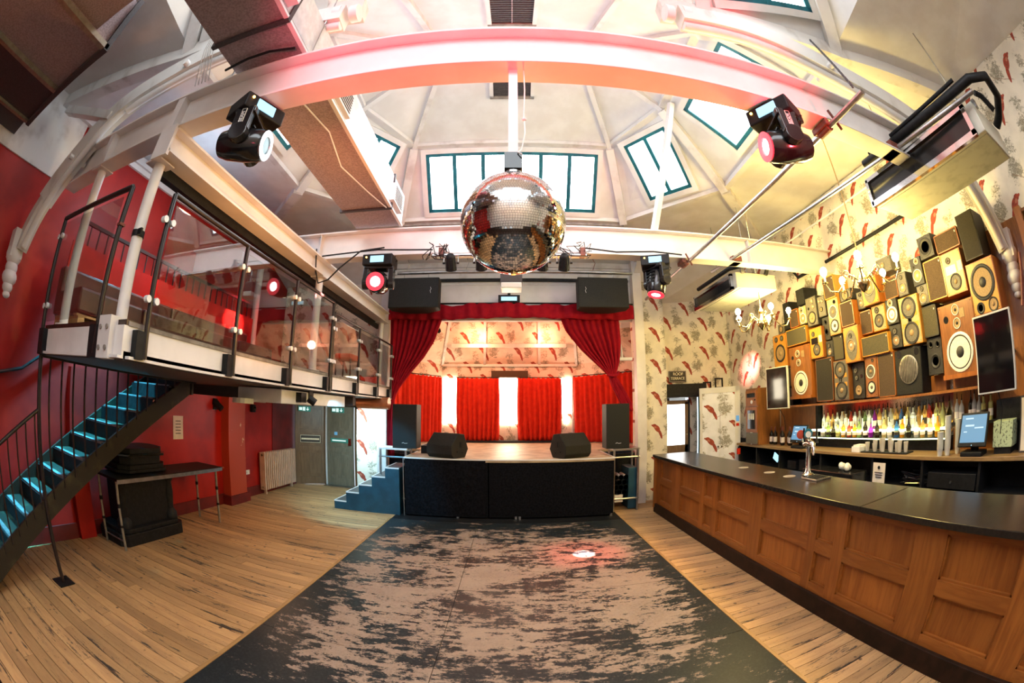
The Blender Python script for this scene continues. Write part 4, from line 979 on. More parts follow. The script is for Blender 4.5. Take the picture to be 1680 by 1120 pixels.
# house curtains
def interp(tab, z):
    for (z0, a), (z1, b_) in zip(tab[:-1], tab[1:]):
        if z <= z0 and z >= z1: t = (z0 - z) / (z0 - z1); t = t*t*(3-2*t) if False else t; return a + (b_ - a) * t
    return tab[-1][1] if z < tab[-1][0] else tab[0][1]
def house(tabL, tabR, zt, zb, pleats, lab):
    def fn(u, v):
        z = zt + (zb - zt) * v; a = interp(tabL, z); b_ = interp(tabR, z); x = a + (b_ - a) * u; w = abs(b_ - a)
        yv = 8.5 + .030 * math.sin(u * pleats * 6.28 + .6 * math.sin(v * 4)) * min(1, .4 + w) + .012 * math.sin(u * 40)
        return (x, yv, z)
    t = thing('house_curtain', lab, 'curtain', ((tabL[0][1] + tabR[0][1]) / 2, 8.5, zb))
    cloth(fn, pleats * 12, 30, 'drape', 'redvel', t)
    return t
hc = house([(3.95, -2.56), (2.3, -2.52), (1.1, -2.66)], [(3.95, -1.42), (3.4, -1.60), (3.05, -1.82), (2.75, -2.08), (2.4, -2.34), (2.2, -2.42), (1.1, -2.42)], 3.95, 1.0, 9, 'dark red velvet curtain swept to the balcony side of the stage')
hc = house([(3.95, .96), (3.6, 1.10), (3.2, 1.42), (2.9, 1.74), (2.68, 1.98), (2.5, 2.02), (2.1, 2.22), (1.95, 2.3)], [(3.95, 2.22), (3.4, 2.26), (3.0, 2.22), (2.68, 2.12), (2.5, 2.24), (2.1, 2.46), (1.95, 2.48)], 3.95, 1.95, 9, 'dark red velvet curtain tied back on the bar side of the stage')
MB().tube([(1.94, 8.46, 2.70), (2.05, 8.42, 2.67), (2.16, 8.46, 2.71), (2.2, 8.55, 2.76)], .03, 8).build('tieback', 'redvel', hc, smooth=True)
def valfn(u, v):
    x = -2.58 + 5.12 * u; k = u * 26
    top = 4.16 + .03 * math.sin(u * 17) + .025 * math.sin(u * 41); bot = 3.83 + .025 * abs(math.sin(k * .9)) - .02 * math.sin(u * 9)
    return (x, 8.40 + .022 * math.sin(k * 6.28 / 1.3) + .01 * math.sin(u * 90), top + (bot - top) * v)
t = thing('stage_valance', 'short gathered red velvet valance across the top of the stage', 'curtain', (0, 8.4, 3.85))
cloth(valfn, 260, 5, 'drape', 'redvel', t)
MB().cyl((-2.58, 8.43, 4.17), (2.54, 8.43, 4.17), .02, n=8).build('rail', 'black', t)
# moulded arch beside the right curtain
ar = struct(thing('trim_7', None, None, (0,0,0)))
b = MB(); pts = []
for i in range(15):
    a = math.pi * .52 * i / 14; pts.append((2.42 - .62 + .62 * math.cos(a) + .12, 8.66, 2.95 + .95 * math.sin(a)))
pts = [(2.30 - .45*(1-math.cos(a)) , 8.60, 3.05 + .85*math.sin(a)) for a in [math.pi*.5*i/14 for i in range(15)]]
for k in range(3):
    MB().tube([(x - k*.05, y + .02*k, z - k*.04) for x, y, z in pts], .022, 8).build('arch_moulding', 'white', ar, smooth=True)
MB().box(2.22, 2.50, 8.5, 8.62, 3.0, 3.06).build('arch_ledge', 'white', ar)

# red can lamps over the stage
for x, lab in ((-.90, 'small red lamp shade over the stage, nearer the balcony'), (.82, 'small red lamp shade over the stage, nearer the bar')):
    t = thing('stage_lamp', lab, 'lamp', (x, 11.5, 3.95))
    MB().lathe([(.13, 0), (.14, .02), (.13, .26), (.06, .30)], (x, 11.5, 4.02), 18).build('shade', 'redcur', t, smooth=True)
    MB().lathe([(0.001, 0), (.11, .01), (.12, .03)], (x, 11.5, 4.0), 18).build('bulb', 'lens_pink', t)
    MB().cyl((x, 11.5, 4.3), (x, 11.5, 4.75), .015, n=8).build('stem', 'black', t)
t = thing('wall_toy', 'black cut-out bird shape on the papered stage ceiling', 'ornament', (-2.0, 10.2, 4.2))
MB().poly([(-2.26,10.5,3.98),(-2.12,10.5,4.02),(-2.08,10.5,4.10),(-2.02,10.5,4.02),(-1.86,10.5,4.03),(-1.84,10.5,4.08),(-1.80,10.5,3.98),(-1.85,10.5,3.93),(-1.92,10.5,3.96),(-2.05,10.5,3.96),(-2.1,10.5,3.88),(-2.14,10.5,3.95)], .02, (0,1,0)).build('shape', 'black', t)

# ---- floor monitors (wedges)
def wedge(x, y, rot, lab):
    t = thing('floor_monitor', lab, 'speaker', (x, y, 1.11)); t.rotation_euler = (0, 0, rot)
    prof = [(-.20, 0), (.14, 0), (.24, .16), (.12, .44), (-.06, .46), (-.27, .24), (-.27, .08)]
    w2 = .30
    vs = [(-w2, a, b_) for a, b_ in prof] + [(w2, a, b_) for a, b_ in prof]; n = len(prof)
    fs = [tuple(range(n)), tuple(reversed(range(n, 2*n)))] + [(i, n+i, n+(i+1) % n, (i+1) % n) for i in range(n)]
    MB().add(vs, fs).build('cabinet', 'carpetbox', t, bevel=.012, local=True)
    # grille on the sloping face towards the performer (rear) and end sockets
    for s in (-1, 1):
        MB().box(s*w2 - .006, s*w2 + .006, -.02, .03, .20, .30).build('handle_slot', 'black', t, local=True)
        MB().cyl((s*w2*.99, -.1, .12), (s*(w2 + .012), -.1, .12), .015, n=8).build('socket', 'black', t, local=True); MB().cyl((s*w2*.99, .05, .1), (s*(w2 + .012), .05, .1), .012, n=8).build('socket', 'black', t, local=True)
    MB().box(-.04, .02, -.06, .0, .462, .468).build('top_slot', 'black', t, local=True)
    return t
wedge(-1.20, 7.92, R(-30), 'black wedge floor monitor on the balcony side of the stage front')
wedge(1.08, 7.92, R(30), 'black wedge floor monitor on the bar side of the stage front')

# ---- stand-mounted speakers on scaffold tables
def frame_table(x0, x1, y0, y1, z, lab, mat='steel', boxes=True):
    t = thing('scaffold_table', lab, 'table', ((x0+x1)/2, (y0+y1)/2, 0))
    MB().box(x0, x1, y0, y1, z - .03, z).build('tabletop', 'plastic' if x0 < 0 else 'steel', t)
    for x in (x0 + .03, x1 - .03):
        for y in (y0 + .03, y1 - .03): MB().cyl((x, y, 0), (x, y, z - .03), .022, n=10).build('leg', mat, t)
    for zz_ in (z - .17, .25): MB().cyl((x0, y0 + .03, zz_), (x1, y0 + .03, zz_), .018, n=8).build('cross_rail', mat, t)
    return t
frame_table(-2.55, -1.98, 7.85, 8.35, 1.24, 'steel frame table carrying the tall black speaker beside the blue steps')
frame_table(1.90, 2.44, 7.85, 8.35, 1.24, 'chrome frame table carrying the tall black speaker beside the bar')
def tallspk(x0, x1, y0, y1, z0, z1, lab, logo=1):
    t = thing('loudspeaker', lab, 'speaker', ((x0+x1)/2, (y0+y1)/2, z0))
    MB().box(x0, x1, y0 + .01, y1, z0, z1).build('cabinet', 'carpetbox', t, bevel=.008)
    MB().box(x0 + .012, x1 - .012, y0, y0 + .012, z0 + .012, z1 - .012).build('grille', 'grillebk', t)
    xm = (x0 + x1) / 2
    MB().tube([(xm-.05, y0-.002, z0+.10), (xm-.02, y0-.002, z0+.115), (xm, y0-.002, z0+.10), (xm+.03, y0-.002, z0+.10), (xm+.06, y0-.002, z0+.105)], .004, 5).build('badge', 'plastic', t)
    return t
a = tallspk(-2.28, -1.80, 7.90, 8.30, 1.24, 2.09, 'tall black loudspeaker on the balcony side of the stage')
MB().box(-2.16, -1.92, 7.894, 7.90, 1.62, 1.80).build('horn_mark', 'grillebk', a)
tallspk(1.78 - .0, 2.24, 7.90, 8.30, 1.24, 2.10, 'tall black loudspeaker on the bar side of the stage')
# bits seen beside the stage
t = thing('pipe_bundle', 'stack of short tubes stored under the chrome frame table', 'pipes', (2.1, 8.1, .3))
for i in range(3):
    for j in range(4):
        MB().lathe([(.045, 0), (.045, .4), (.036, .4), (.036, 0), (.045, 0)], (1.94 + .10*i + .03*(j % 2), 7.88, .38 + .10*j), 14, Matrix.Rotation(R(-90), 3, 'X')).build('tube', 'steel', t, smooth=True)
MB().box(1.90, 2.12, 7.9, 8.3, .18, .33).build('carton', 'paper', t)
t = thing('equipment_case', 'dark teal equipment case leaning by the wall beside the stage', 'case', (2.35, 8.1, 0))
MB().box(2.24, 2.42, 7.95, 8.5, 0.02, .85).build('body', 'bluestep', t, bevel=.01); MB().box(2.40, 2.43, 7.93, 7.97, 0, 1.2).build('corner_strip', 'steel', t)
t = thing('amplifier_box', 'small black box with cables beside the balcony side monitor', 'amplifier', (-1.72, 8.5, 1.11))
MB().box(-1.82, -1.45, 8.4, 8.7, 1.11, 1.27).build('case', 'black', t); MB().tube([(-1.8,8.4,1.28),(-1.7,8.38,1.31),(-1.6,8.42,1.28),(-1.5,8.4,1.30)], .01, 6).build('cable', 'plastic', t)

# ================================================================== HUNG FROM THE ROOF
def hungspk(x0, x1, z0, z1, s, lab):
    t = thing('hung_loudspeaker', lab, 'speaker', ((x0+x1)/2, 7.9, z1))
    pf = [(x0, 7.72), (x1, 7.72), (x1 + s*.0, 8.0), ((x0+x1)/2 + .2, 8.25), ((x0+x1)/2 - .2, 8.25), (x0, 8.0)]
    b = MB(); b.poly([(x, y, z0) for x, y in pf], z1 - z0, (0,0,1)); b.build('cabinet', 'carpetbox', t, bevel=.01)
    MB().box(x0 + .012, x1 - .012, 7.708, 7.722, z0 + .012, z1 - .012).build('grille', 'grillebk', t)
    xs_ = x1 - .16 if s < 0 else x0 + .14
    MB().tube([(xs_, 7.704, z0+.40), (xs_+.015, 7.704, z0+.36), (xs_-.005, 7.704, z0+.33), (xs_+.01, 7.704, z0+.28)], .004, 5).build('badge', 'plastic', t)
    for x in (x0 + .25, x1 - .25): MB().cyl((x, 7.9, z1), (x, 7.9, 4.66), .006, n=6).build('hanger', 'steel', t)
    return t
a = hungspk(-2.40, -1.40, 3.92, 4.52, -1, 'wide black loudspeaker hung beside the red-lit moving head')
b_ = hungspk(1.26, 2.26, 3.92, 4.52, 1, 'wide black loudspeaker hung beside the white timber column, bar side')
t = thing('lighting_pipe', 'pale horizontal pipe the wide speakers hang from', 'pipe', (0, 7.9, 4.68))
MB().cyl((-2.3, 7.9, 4.68), (2.42, 7.9, 4.68), .03, n=12).build('tube', 'steel', t)
for x in (-2.1, -.9, 1.0, 1.6): MB().tube([(x, 7.88, 4.72), (x+.05, 7.86, 4.86), (x+.01, 7.88, 4.95), (x+.06, 7.86, 5.1)], .007, 6).build('loop_cable', 'ironred' if x > 0 else 'steel', t)
t = thing('lighting_pipe', 'short dark pipe carrying the small stage lights behind the mirror ball', 'pipe', (0, 4.85, 3.88))
MB().cyl((-.98, 4.86, 3.87), (.92, 4.86, 3.87), .024, n=12).build('tube', 'steel', t)
for x in (-.9, .84): MB().box(x, x + .06, 4.82, 4.95, 3.86, 3.96).build('clamp', 'ironred', t)
for i in range(14):
    x = random.choice([-.95, -.8, .6, .85]) + random.uniform(-.12, .12)
    p = [(x + random.uniform(-.1,.1), 4.85 + random.uniform(-.06,.06), 3.9 + random.uniform(-.10,.14)) for _ in range(5)]
    MB().tube(p, .006, 5).build('tangled_cable', 'black', t)
MB().tube([(-.98,4.84,3.94),(-1.3,4.84,3.95),(-1.7,4.84,3.97),(-2.1,4.84,3.95),(-2.5,4.84,3.93)], .010, 6).build('cable', 'black', t)
MB().tube([(.9,4.84,3.96),(1.3,4.84,3.92),(1.8,4.84,3.95),(2.2,4.84,3.93)], .010, 6).build('cable', 'black', t)
MB().tube([(-1.6,4.80,3.98),(-1.9,4.75,3.93),(-2.15,4.7,3.7),(-2.3,4.7,3.55),(-2.45,4.72,3.52),(-2.52,4.74,3.7),(-2.55,4.74,4.0)], .010, 6).build('cable', 'black', t)
cans = [(-.74, 'first small black spotlight from the balcony on the pipe behind the mirror ball'), (-.37, 'small black spotlight on the pipe, partly behind the mirror ball, balcony side'),
        (.37, 'small black spotlight on the pipe, partly behind the mirror ball, bar side'), (.63, 'small black spotlight at the bar end of the pipe behind the mirror ball')]
for x, lab in cans:
    t = thing('par_can', lab, 'spotlight', (x, 4.86, 3.72), 'spotlights on the pipe')
    d = Vector((0, .45, -.55)).normalized() if abs(x) > .3 else Vector((0,0,-1))
    c0 = Vector((x, 4.82, 3.75))
    MB().cyl(c0 - d*.07, c0 + d*.09, .062, .070, 16).build('housing', 'blackgloss', t, smooth=True)
    MB().sph(c0 - d*.07, .058, 14, 8).build('rear_cap', 'black', t, smooth=True)
    MB().tube([(x - .085, 4.82, 3.75), (x - .085, 4.84, 3.86), (x + .085, 4.84, 3.86), (x + .085, 4.82, 3.75)], .008, 6).build('yoke', 'steel', t)
    for s in (-1, 1): MB().cyl((x + s*.07, 4.82, 3.75), (x + s*.10, 4.82, 3.75), .014, n=8).build('knob', 'black', t)

# ---- mirror ball on its drop pole
bc = Vector((0.006, 1.85, 2.876)); br = .252
t = thing('mirror_ball', 'large mirror ball hanging from the pink beam', 'mirror ball', (bc.x, bc.y, bc.z))
MB().sph(bc, br - .004, 48, 24).build('core', 'grillebk', t, smooth=True)
b = MB(); tile = .0112
nr = int(math.pi * br / tile)
for j in range(nr):
    ph = -math.pi/2 + math.pi * (j + .5) / nr; rr = br * math.cos(ph); n = max(4, int(2 * math.pi * rr / tile))
    off = random.random()
    for i in range(n):
        th = 2*math.pi*(i + off)/n
        nn = Vector((math.cos(ph)*math.cos(th), math.cos(ph)*math.sin(th), math.sin(ph)))
        e1 = Vector((-math.sin(th), math.cos(th), 0)); e2 = nn.cross(e1)
        j1, j2 = random.gauss(0, .007), random.gauss(0, .007); h = tile * .46
        p = bc + nn * br
        b.add([p + e1*(-h) + e2*(-h) + nn*(-h*j1 - h*j2), p + e1*h + e2*(-h) + nn*(h*j1 - h*j2), p + e1*h + e2*h + nn*(h*j1 + h*j2), p - e1*h + e2*h + nn*(-h*j1 + h*j2)], [(0,1,2,3)])
b.build('mirror_tile', 'mirror', t, kind='stuff')
MB().cyl(bc + Vector((0,0,br - .01)), bc + Vector((0,0,br + .03)), .045, n=16).build('cap', 'steel', t)
MB().cyl(bc + Vector((0,0,-br - .012)), bc + Vector((0,0,-br + .01)), .012, n=10).build('base_ring', 'brass', t)
t = thing('ball_motor', 'small black motor box on a white drop pole above the mirror ball', 'motor', (bc.x, bc.y, 3.2))
MB().box(bc.x - .045, bc.x + .045, 1.81, 1.90, 3.17, 3.27).cyl((bc.x, 1.85, 3.12), (bc.x, 1.85, 3.18), .012, n=8).build('motor_case', 'blackgloss', t)
MB().box(bc.x - .026, bc.x + .026, 1.83, 1.87, 3.27, 3.93).build('drop_pole', 'beam', t)
MB().tube([(.07, 1.84, 3.93), (.072, 1.84, 3.75), (.065, 1.84, 3.56), (.07, 1.84, 3.42), (.05, 1.83, 3.30), (.03, 1.80, 3.26), (.05, 1.79, 3.24)], .004, 6).sph((.066, 1.84, 3.52), .014, 8, 6).build('safety_cable', 'plastic', t)

# ---- moving-head lights
def moving_head(x, y, ztop, aim, lens, lab, spin, text=True, scale=1.0):
    """aim: direction the lens faces; spin: yaw of the base and yoke"""
    t = thing('moving_head', lab, 'stage light', (x, y, ztop)); s = scale
    Rz = Matrix.Rotation(spin, 3, 'Z'); O = Vector((x, y, ztop))
    def W(p): return O + Rz @ (Vector(p) * s)
    def ob(c, size, nm, mt, par=t, bev=.012): 
        return MB().obox(W(c), tuple(q*s for q in size), Rz).build(nm, mt, par, bevel=bev)
    bs = ob((0, 0, -.075), (.36, .25, .13), 'base', 'black')
    ob((0, -.13, -.075), (.16, .012, .075), 'display', 'bluedisp', bs, 0)
    MB().cyl(W((-.13, -.127, -.05)), W((-.13, -.135, -.05)), .010, n=10).build('led', 'amberled', bs)
    for q in (-.1, .1): MB().cyl(W((q, -.02, -.02)), W((q, .02, -.002)), .022, n=10).build('clamp', 'black', bs)
    a = Vector(aim).normalized()
    side = Vector((0,0,1)).cross(a)
    side = side.normalized() if side.length > .1 else Rz @ Vector((1,0,0))
    up = a.cross(side).normalized()
    hc = O + Vector((0, 0, -.33*s))
    for q in (-1, 1):
        arm = MB(); p0 = O + side * (q * .145 * s) + Vector((0,0,-.12*s)); p1 = hc + side * (q * .155 * s) + Vector((0,0,-.03*s))
        arm.bar(p0, p1, .055*s, .13*s, up=a if abs(a.z) < .8 else up)
        arm.cyl(hc + side*(q*.12*s), hc + side*(q*.185*s), .07*s, n=16)
        o = arm.build('yoke_arm', 'blackgloss', t, bevel=.006)
        if text and q == 1:
            b = MB(); m = (p0 + p1) / 2 + side * (.030*s)
            pass
    MB().bar(O + side*(-.17*s) + Vector((0,0,-.145*s)), O + side*(.17*s) + Vector((0,0,-.145*s)), .16*s, .05*s).build('yoke_bridge', 'blackgloss', t, bevel=.008)
    m3 = Matrix((side, up, a)).transposed()
    prof = [(.04, -.20), (.095, -.19), (.115, -.12), (.122, .02), (.112, .14), (.098, .16)]
    hd = MB().lathe([(r*s, z*s) for r, z in prof], hc, 22, m3).build('head', 'blackgloss', t, smooth=True)
    MB().lathe([(.098*s, .158*s), (.105*s, .175*s), (.060*s, .178*s), (.056*s, .160*s)], hc, 24, m3, caps=False).build('lens_ring', 'lens_red' if lens in ('lens_core', 'lens_pink') else 'steel', hd)
    MB().lathe([(.0005, .172*s), (.035*s, .171*s), (.057*s, .164*s)], hc, 24, m3).build('lens', lens, hd, smooth=True)
    for k in range(5): MB().obox(hc + m3 @ Vector((0, .118*s, (-.14 + .045*k)*s)), (.14*s, .012*s, .014*s), m3).build('cooling_fin', 'black', hd)
    for k in range(3):
        p = [W((.14 + random.uniform(-.03,.06), .05 + random.uniform(-.05,.05), -.02 - .05*j + random.uniform(-.03,.03))) for j in range(5)]
        MB().tube(p, .006, 5).build('cable', 'black', t)
    # oblong badge on the side arm facing the room
    c = hc + side*(.19*s) + Vector((0,0,.10*s))
    b = MB().obox(O + side*(.145*s)*(1 if side.y < 0 or side.x > 0 else -1) + Vector((0,0,-.22*s)) + a*.0, (.004,.004,.004))
    return t, hc, side, up, a
mh = moving_head(-1.74, 1.86, 3.93, (.95, .22, -.12), 'lens_white', 'black moving head light with a pale lens under the pink beam, balcony side', R(68))
mh2 = moving_head(1.80, 1.86, 3.93, (-.95, .18, -.12), 'lens_core', 'black moving head light with a red-ringed lens under the pink beam, bar side', R(-62))
mh3 = moving_head(-1.70, 4.98, 3.93, (.1, -1.0, -.15), 'lens_core', 'moving head glowing red under the far white beam beside the wide speaker', 0, scale=1.12)
mh4 = moving_head(1.86, 4.98, 3.93, (-.22, -.10, -1.0), 'lens_core', 'grey-black moving head pointing down under the far white beam', R(-20), scale=1.05)
def arm_badge(m, sgn, txt='ROBE'):
    t, hc, side, up, a = m
    p = t.location + side * (sgn * .178) + Vector((0, 0, -.22))
    n = side * sgn
    q = n.to_track_quat('Z', 'Y')
    e = q.to_euler()
    mm = q.to_matrix()
    MB().obox(p, (.036, .145, .004), mm).build('badge_border', 'cup', t)
    MB().obox(p + n*.002, (.028, .137, .004), mm).build('badge', 'black', t)
    o = fontobj('badge_lettering', txt, .036, p + n*.0045, e, 'plastic', t, .0005)
    o.rotation_euler = (q @ Matrix.Rotation(R(90), 3, 'Z').to_quaternion()).to_euler()
for m_, s_ in ((mh, -1), (mh2, 1), (mh4, 1)): arm_badge(m_, s_, 'BEAM')

# ---- projector, bar lamp, small fittings near the stage head
t = thing('projector', 'small white and dark projector hung in front of the stage boards', 'projector', (-.03, 6.5, 4.15))
MB().box(-.18, .16, 6.3, 6.6, 3.96, 4.14).build('top_case', 'galvdk', t, bevel=.01); MB().box(-.17, .15, 6.29, 6.6, 3.87, 3.96).build('lower_case', 'plastic', t, bevel=.01)
MB().cyl((0, 6.45, 4.14), (0, 6.45, 4.9), .018, n=8).build('drop_tube', 'steel', t)
for i in range(4): MB().tube([(-.2 + .1*i, 6.4, 4.14), (-.1 + .05*i, 6.38, 4.24), (.02*i, 6.4, 4.30)], .006, 5).build('cable', 'black', t)
t = thing('batten_light', 'boxed strip light fixed over the red valance', 'lamp', (-.06, 8.4, 4.25))
MB().box(-.28, .16, 8.36, 8.46, 4.18, 4.33).build('case', 'black', t); MB().box(-.22, .10, 8.35, 8.362, 4.21, 4.29).build('tube', 'bluedisp', t)
MB().cyl((-.06, 8.42, 4.33), (-.06, 8.42, 4.5), .03, n=8).build('bracket', 'black', t)

# ---- ducts
d1_ = thing('ventilation_duct', 'long square grey duct crossing over both beams on the balcony side', 'duct', (-1.8, 3, 4.35))
for y0, y1 in ((-.6, 1.42), (1.45, 4.42), (4.45, 4.98)):
    MB().box(-2.10, -1.47, y0, y1, 4.36, 4.80).build('duct_section', 'galv', d1_)
    MB().box(-1.468, -1.455, y0, y1, 4.40, 4.80).build('lit_side_sheet', 'galvlit', d1_)  # added sheet, painted brighter as the lit side of the duct
    MB().box(-1.475, -1.44, y0, y1, 4.345, 4.37).build('edge_angle', 'beam', d1_)
for y in (1.43, 4.43): MB().box(-2.13, -1.44, y - .02, y + .02, 4.335, 4.83).build('flange', 'galvdk', d1_)
for (y0, y1, o) in ((1.02, 1.36, .14), (2.25, 2.75, .05), (4.35, 4.75, .08)):
    g = MB().box(-1.455, -1.44 + o*.5, y0, y1, 4.42, 4.66).build('grille_frame', 'beam', d1_)
    for i in range(7): MB().box(-1.44 + o*.5, -1.435 + o*.5, y0 + .04, y1 - .04, 4.445 + i*.03, 4.458 + i*.03).build('grille_blade', 'galvdk', g)
MB().tube([(-1.62,1.97,4.34),(-1.70,2.3,4.34),(-1.62,2.8,4.34),(-1.72,3.4,4.34),(-1.60,4.0,4.34),(-1.5,4.4,4.34)], .008, 6).build('white_cable', 'plastic', d1_)
MB().tube([(-2.15,1.70,4.34),(-1.9,1.66,4.33),(-1.7,1.66,4.33),(-1.5,1.70,4.33)], .012, 6).build('black_cable', 'black', d1_)
for x, y in ((-2.15, 1.8), (-1.44, 1.85)): MB().cyl((x, y, 4.3), (x, y, 5.2), .006, n=6).build('hanger', 'steel', d1_)
d2_ = thing('ventilation_duct', 'broad flanged duct high in the near corner over the balcony', 'duct', (-3.5, 0, 4.35))
MB().box(-3.94, -3.02, -1.6, .80, 4.36, 4.9).build('duct_section', 'galv', d2_)
MB().box(-3.02, -2.4, -1.6, .62, 4.40, 4.9).build('duct_section', 'galv', d2_)
MB().box(-4.76, -3.96, -1.6, .80, 4.34, 4.8).build('wrapped_section', 'galvdk', d2_)
MB().box(-5.3, -4.78, -1.6, .78, 4.36, 4.7).build('wrapped_section', 'galvdk', d2_)
for x in (-3.95, -4.77, -3.01): MB().box(x - .03, x + .03, -1.6, .84, 4.31, 4.36).build('flange', 'ring_metal', d2_)
MB().box(-4.80, -2.98, .80, .86, 4.30, 4.93).build('flange', 'galvdk', d2_)
# thin hanging wires by the near brace
t = thing('hanging_wires', 'bundle of thin grey wires hanging beside the long duct', 'wires', (-2.6, 1.7, 4.3))
for i in range(5): MB().tube([(-2.75 + i*.02, 1.75, 5.25), (-2.68 + i*.03, 1.72, 4.85), (-2.50 + i*.04, 1.72, 4.32)], .004, 5).build('wire', 'grimy', t)

# ---- scaffold pipes on the bar side
t = thing('scaffold_pipe', 'long pale pipe running from the pink beam towards the far beam', 'pipe', (2.3, 3.2, 3.9))
MB().cyl((2.31, 1.30, 3.88), (2.37, 7.0, 3.90), .024, n=12).build('tube', 'steel', t, smooth=True)
for y in (1.85, 5.05):
    MB().cyl((2.31 + .01*(y-1.8)/3, y - .07, 3.88), (2.31 + .01*(y-1.8)/3, y + .07, 3.88), .040, n=14).build('clamp', 'ironred', t); MB().box(2.25, 2.30, y - .10, y + .10, 3.87, 3.925).build('clamp_plate', 'ironred', t, bevel=.01)
    MB().cyl((2.29, y - .14, 3.98), (2.37, y - .14, 3.82), .012, n=8).build('clamp_bolt', 'ironred', t)
t = thing('scaffold_pipe', 'pale pipe running beside the white beam end above the air units', 'pipe', (3.1, 3.2, 4.0))
MB().cyl((3.42, .65, 3.99), (3.04, 5.6, 3.99), .024, n=12).build('tube', 'steel', t, smooth=True)
for y in (1.86, 5.05): MB().box(3.2 - .02*(y-1.8)*2, 3.36 - .02*(y-1.8)*2, y - .10, y + .10, 3.93, 4.03).build('clamp', 'ironred', t, bevel=.01)
t = thing('conduit', 'thin conduit below the ceiling over the bar', 'pipe', (4.6, 4, 4.7))
MB().cyl((4.7, 2.3, 4.62), (4.7, 8.0, 4.62), .016, n=8).build('tube', 'white', t)
MB().tube([(5.1, 2.6, 4.18), (5.1, 4.2, 4.15), (5.1, 5.9, 4.12), (5.1, 6.0, 4.25), (5.1, 6.05, 4.55)], .03, 8).build('black_conduit', 'black', t)
t = thing('hanging_chain', 'thin steel chain hanging from the white roof timber to the pipe', 'chain', (2.95, 1.8, 4.0))
for i in range(26):
    z = 5.10 - i*.044; m = Matrix.Rotation(R(90*(i % 2)), 3, 'Z')
    x = 2.75 - .42*i/25; 
    MB().lathe([(.009,-.018),(.011,0),(.009,.018)], (x, 1.80 - .42*i/25, z), 6, m).build('link', 'galvdk', t)

# ---- air units
def ac_unit(x0, x1, y0, y1, z0, z1, lab):
    t = thing('air_unit', lab, 'air conditioner', ((x0+x1)/2, (y0+y1)/2, z0))
    MB().box(x0, x1, y0, y1, z0, z1).build('case', 'ac', t, bevel=.008)
    MB().box(x0 + .06, x1 - .02, y0 + .02, y1 - .02, z0 - .006, z0).build('underside_panel', 'acdirty', t)
    MB().box(x0 - .02, x0, y0 + .15, y1 - .02, z0 + .04, z1 - .03).build('outlet', 'blackgloss', t)
    b = MB()
    for (a, b1, c, d) in ((y0 + .10, y0 + .15, z0 + .0, z1), (y1 - .03, y1 + .01, z0, z1)): MB().box(x0 - .05, x0, a, b1, c, d).build('outlet_frame', 'chrome', t)
    for (c, d) in ((z0 - .01, z0 + .045), (z1 - .03, z1 + .01)): MB().box(x0 - .05, x0, y0 + .10, y1, c, d).build('outlet_frame', 'chrome', t)
    for y in (y0 + .25, y1 - .25): MB().cyl(((x0+x1)/2, y, z1), ((x0+x1)/2, y, 5.2), .008, n=6).build('hanger', 'steel', t)
    for y in (y0 - .0, y1): MB().box(x0 + .1, x0 + .16, y - .02, y + .02, z1 - .02, z1 + .06).build('bracket', 'steel', t)
    return t
a = ac_unit(3.52, 4.28, .76, 2.46, 3.72, 4.0, 'large cream air conditioning unit hanging near the camera over the bar')
MB().tube([(3.35, 2.3, 4.08), (3.40, 1.5, 4.10), (3.46, .62, 4.12), (3.60, .45, 4.12), (3.9, .48, 4.08), (4.05, .62, 4.0), (4.1, .72, 3.96)], .045, 10).build('insulated_pipe', 'black', a, smooth=True)
MB().tube([(3.38, 2.2, 4.16), (3.44, .8, 4.20)], .02, 8).build('cable_tray', 'black', a)
MB().tube([(3.9, .62, 4.0), (3.8, .66, 4.12), (3.72, .70, 4.14)], .03, 8).build('black_cable', 'black', a)
a = ac_unit(3.28, 4.05, 5.28, 6.80, 3.66, 3.90, 'smaller air conditioning unit beyond the far beam over the bar')
MB().tube([(3.25, 6.6, 4.0), (3.3, 5.5, 4.02), (3.6, 5.2, 4.04), (3.75, 5.16, 4.12), (3.85, 5.16, 4.0), (3.8, 5.2, 3.86)], .035, 10).build('insulated_pipe', 'black', a, smooth=True)

# ---- chandeliers
def chandelier(c, rr, n, lab, rot=0.0, sc=1.0):
    c = Vector(c); t = thing('chandelier', lab, 'chandelier', c)
    MB().cyl(c + Vector((0,0,.25*sc)), (c.x, c.y, 5.1), .008, n=8).build('drop_rod', 'brass', t)
    MB().lathe([(.005,-.11),(.03,-.09),(.075,-.04),(.085,.0),(.07,.05),(.03,.09),(.02,.14),(.045,.18),(.02,.24),(.01,.27)] if sc == 1 else [(.005,-.10),(.06,-.05),(.07,0),(.05,.05),(.02,.10),(.02,.25)], c, 20).build('body', 'brass', t, smooth=True)
    for i in range(n):
        a = rot + 2*math.pi*i/n; d = Vector((math.cos(a), math.sin(a), 0)); z = Vector((0,0,1))
        p = [c + d*.05 + z*.03, c + d*rr*.35 + z*.10, c + d*rr*.5 + z*.02, c + d*rr*.7 - z*.07, c + d*rr*.9 - z*.06, c + d*rr + z*.02]
        arm = MB().tube(p, .010, 8).build('arm', 'brass', t, smooth=True)
        q = [c + d*(rr*.42 + .05*math.cos(k*.7)*(1-k*.07)) + z*(.10 + .05*math.sin(k*.7)*(1-k*.07)) for k in range(12)]
        MB().tube(q, .007, 6).build('scroll', 'brass', arm, smooth=True)
        e = c + d*rr + z*.02
        MB().lathe([(.012,0),(.045,.012),(.03,.02),(.014,.03)], e, 14).build('drip_pan', 'brass', arm, smooth=True)
        MB().cyl(e + z*.02, e + z*.09, .013, n=10).build('candle', 'plastic', arm)
        MB().sph(e + z*.135, .042, 12, 8, (1,1,1.2)).build('bulb', 'bulb', arm, smooth=True)
    return t
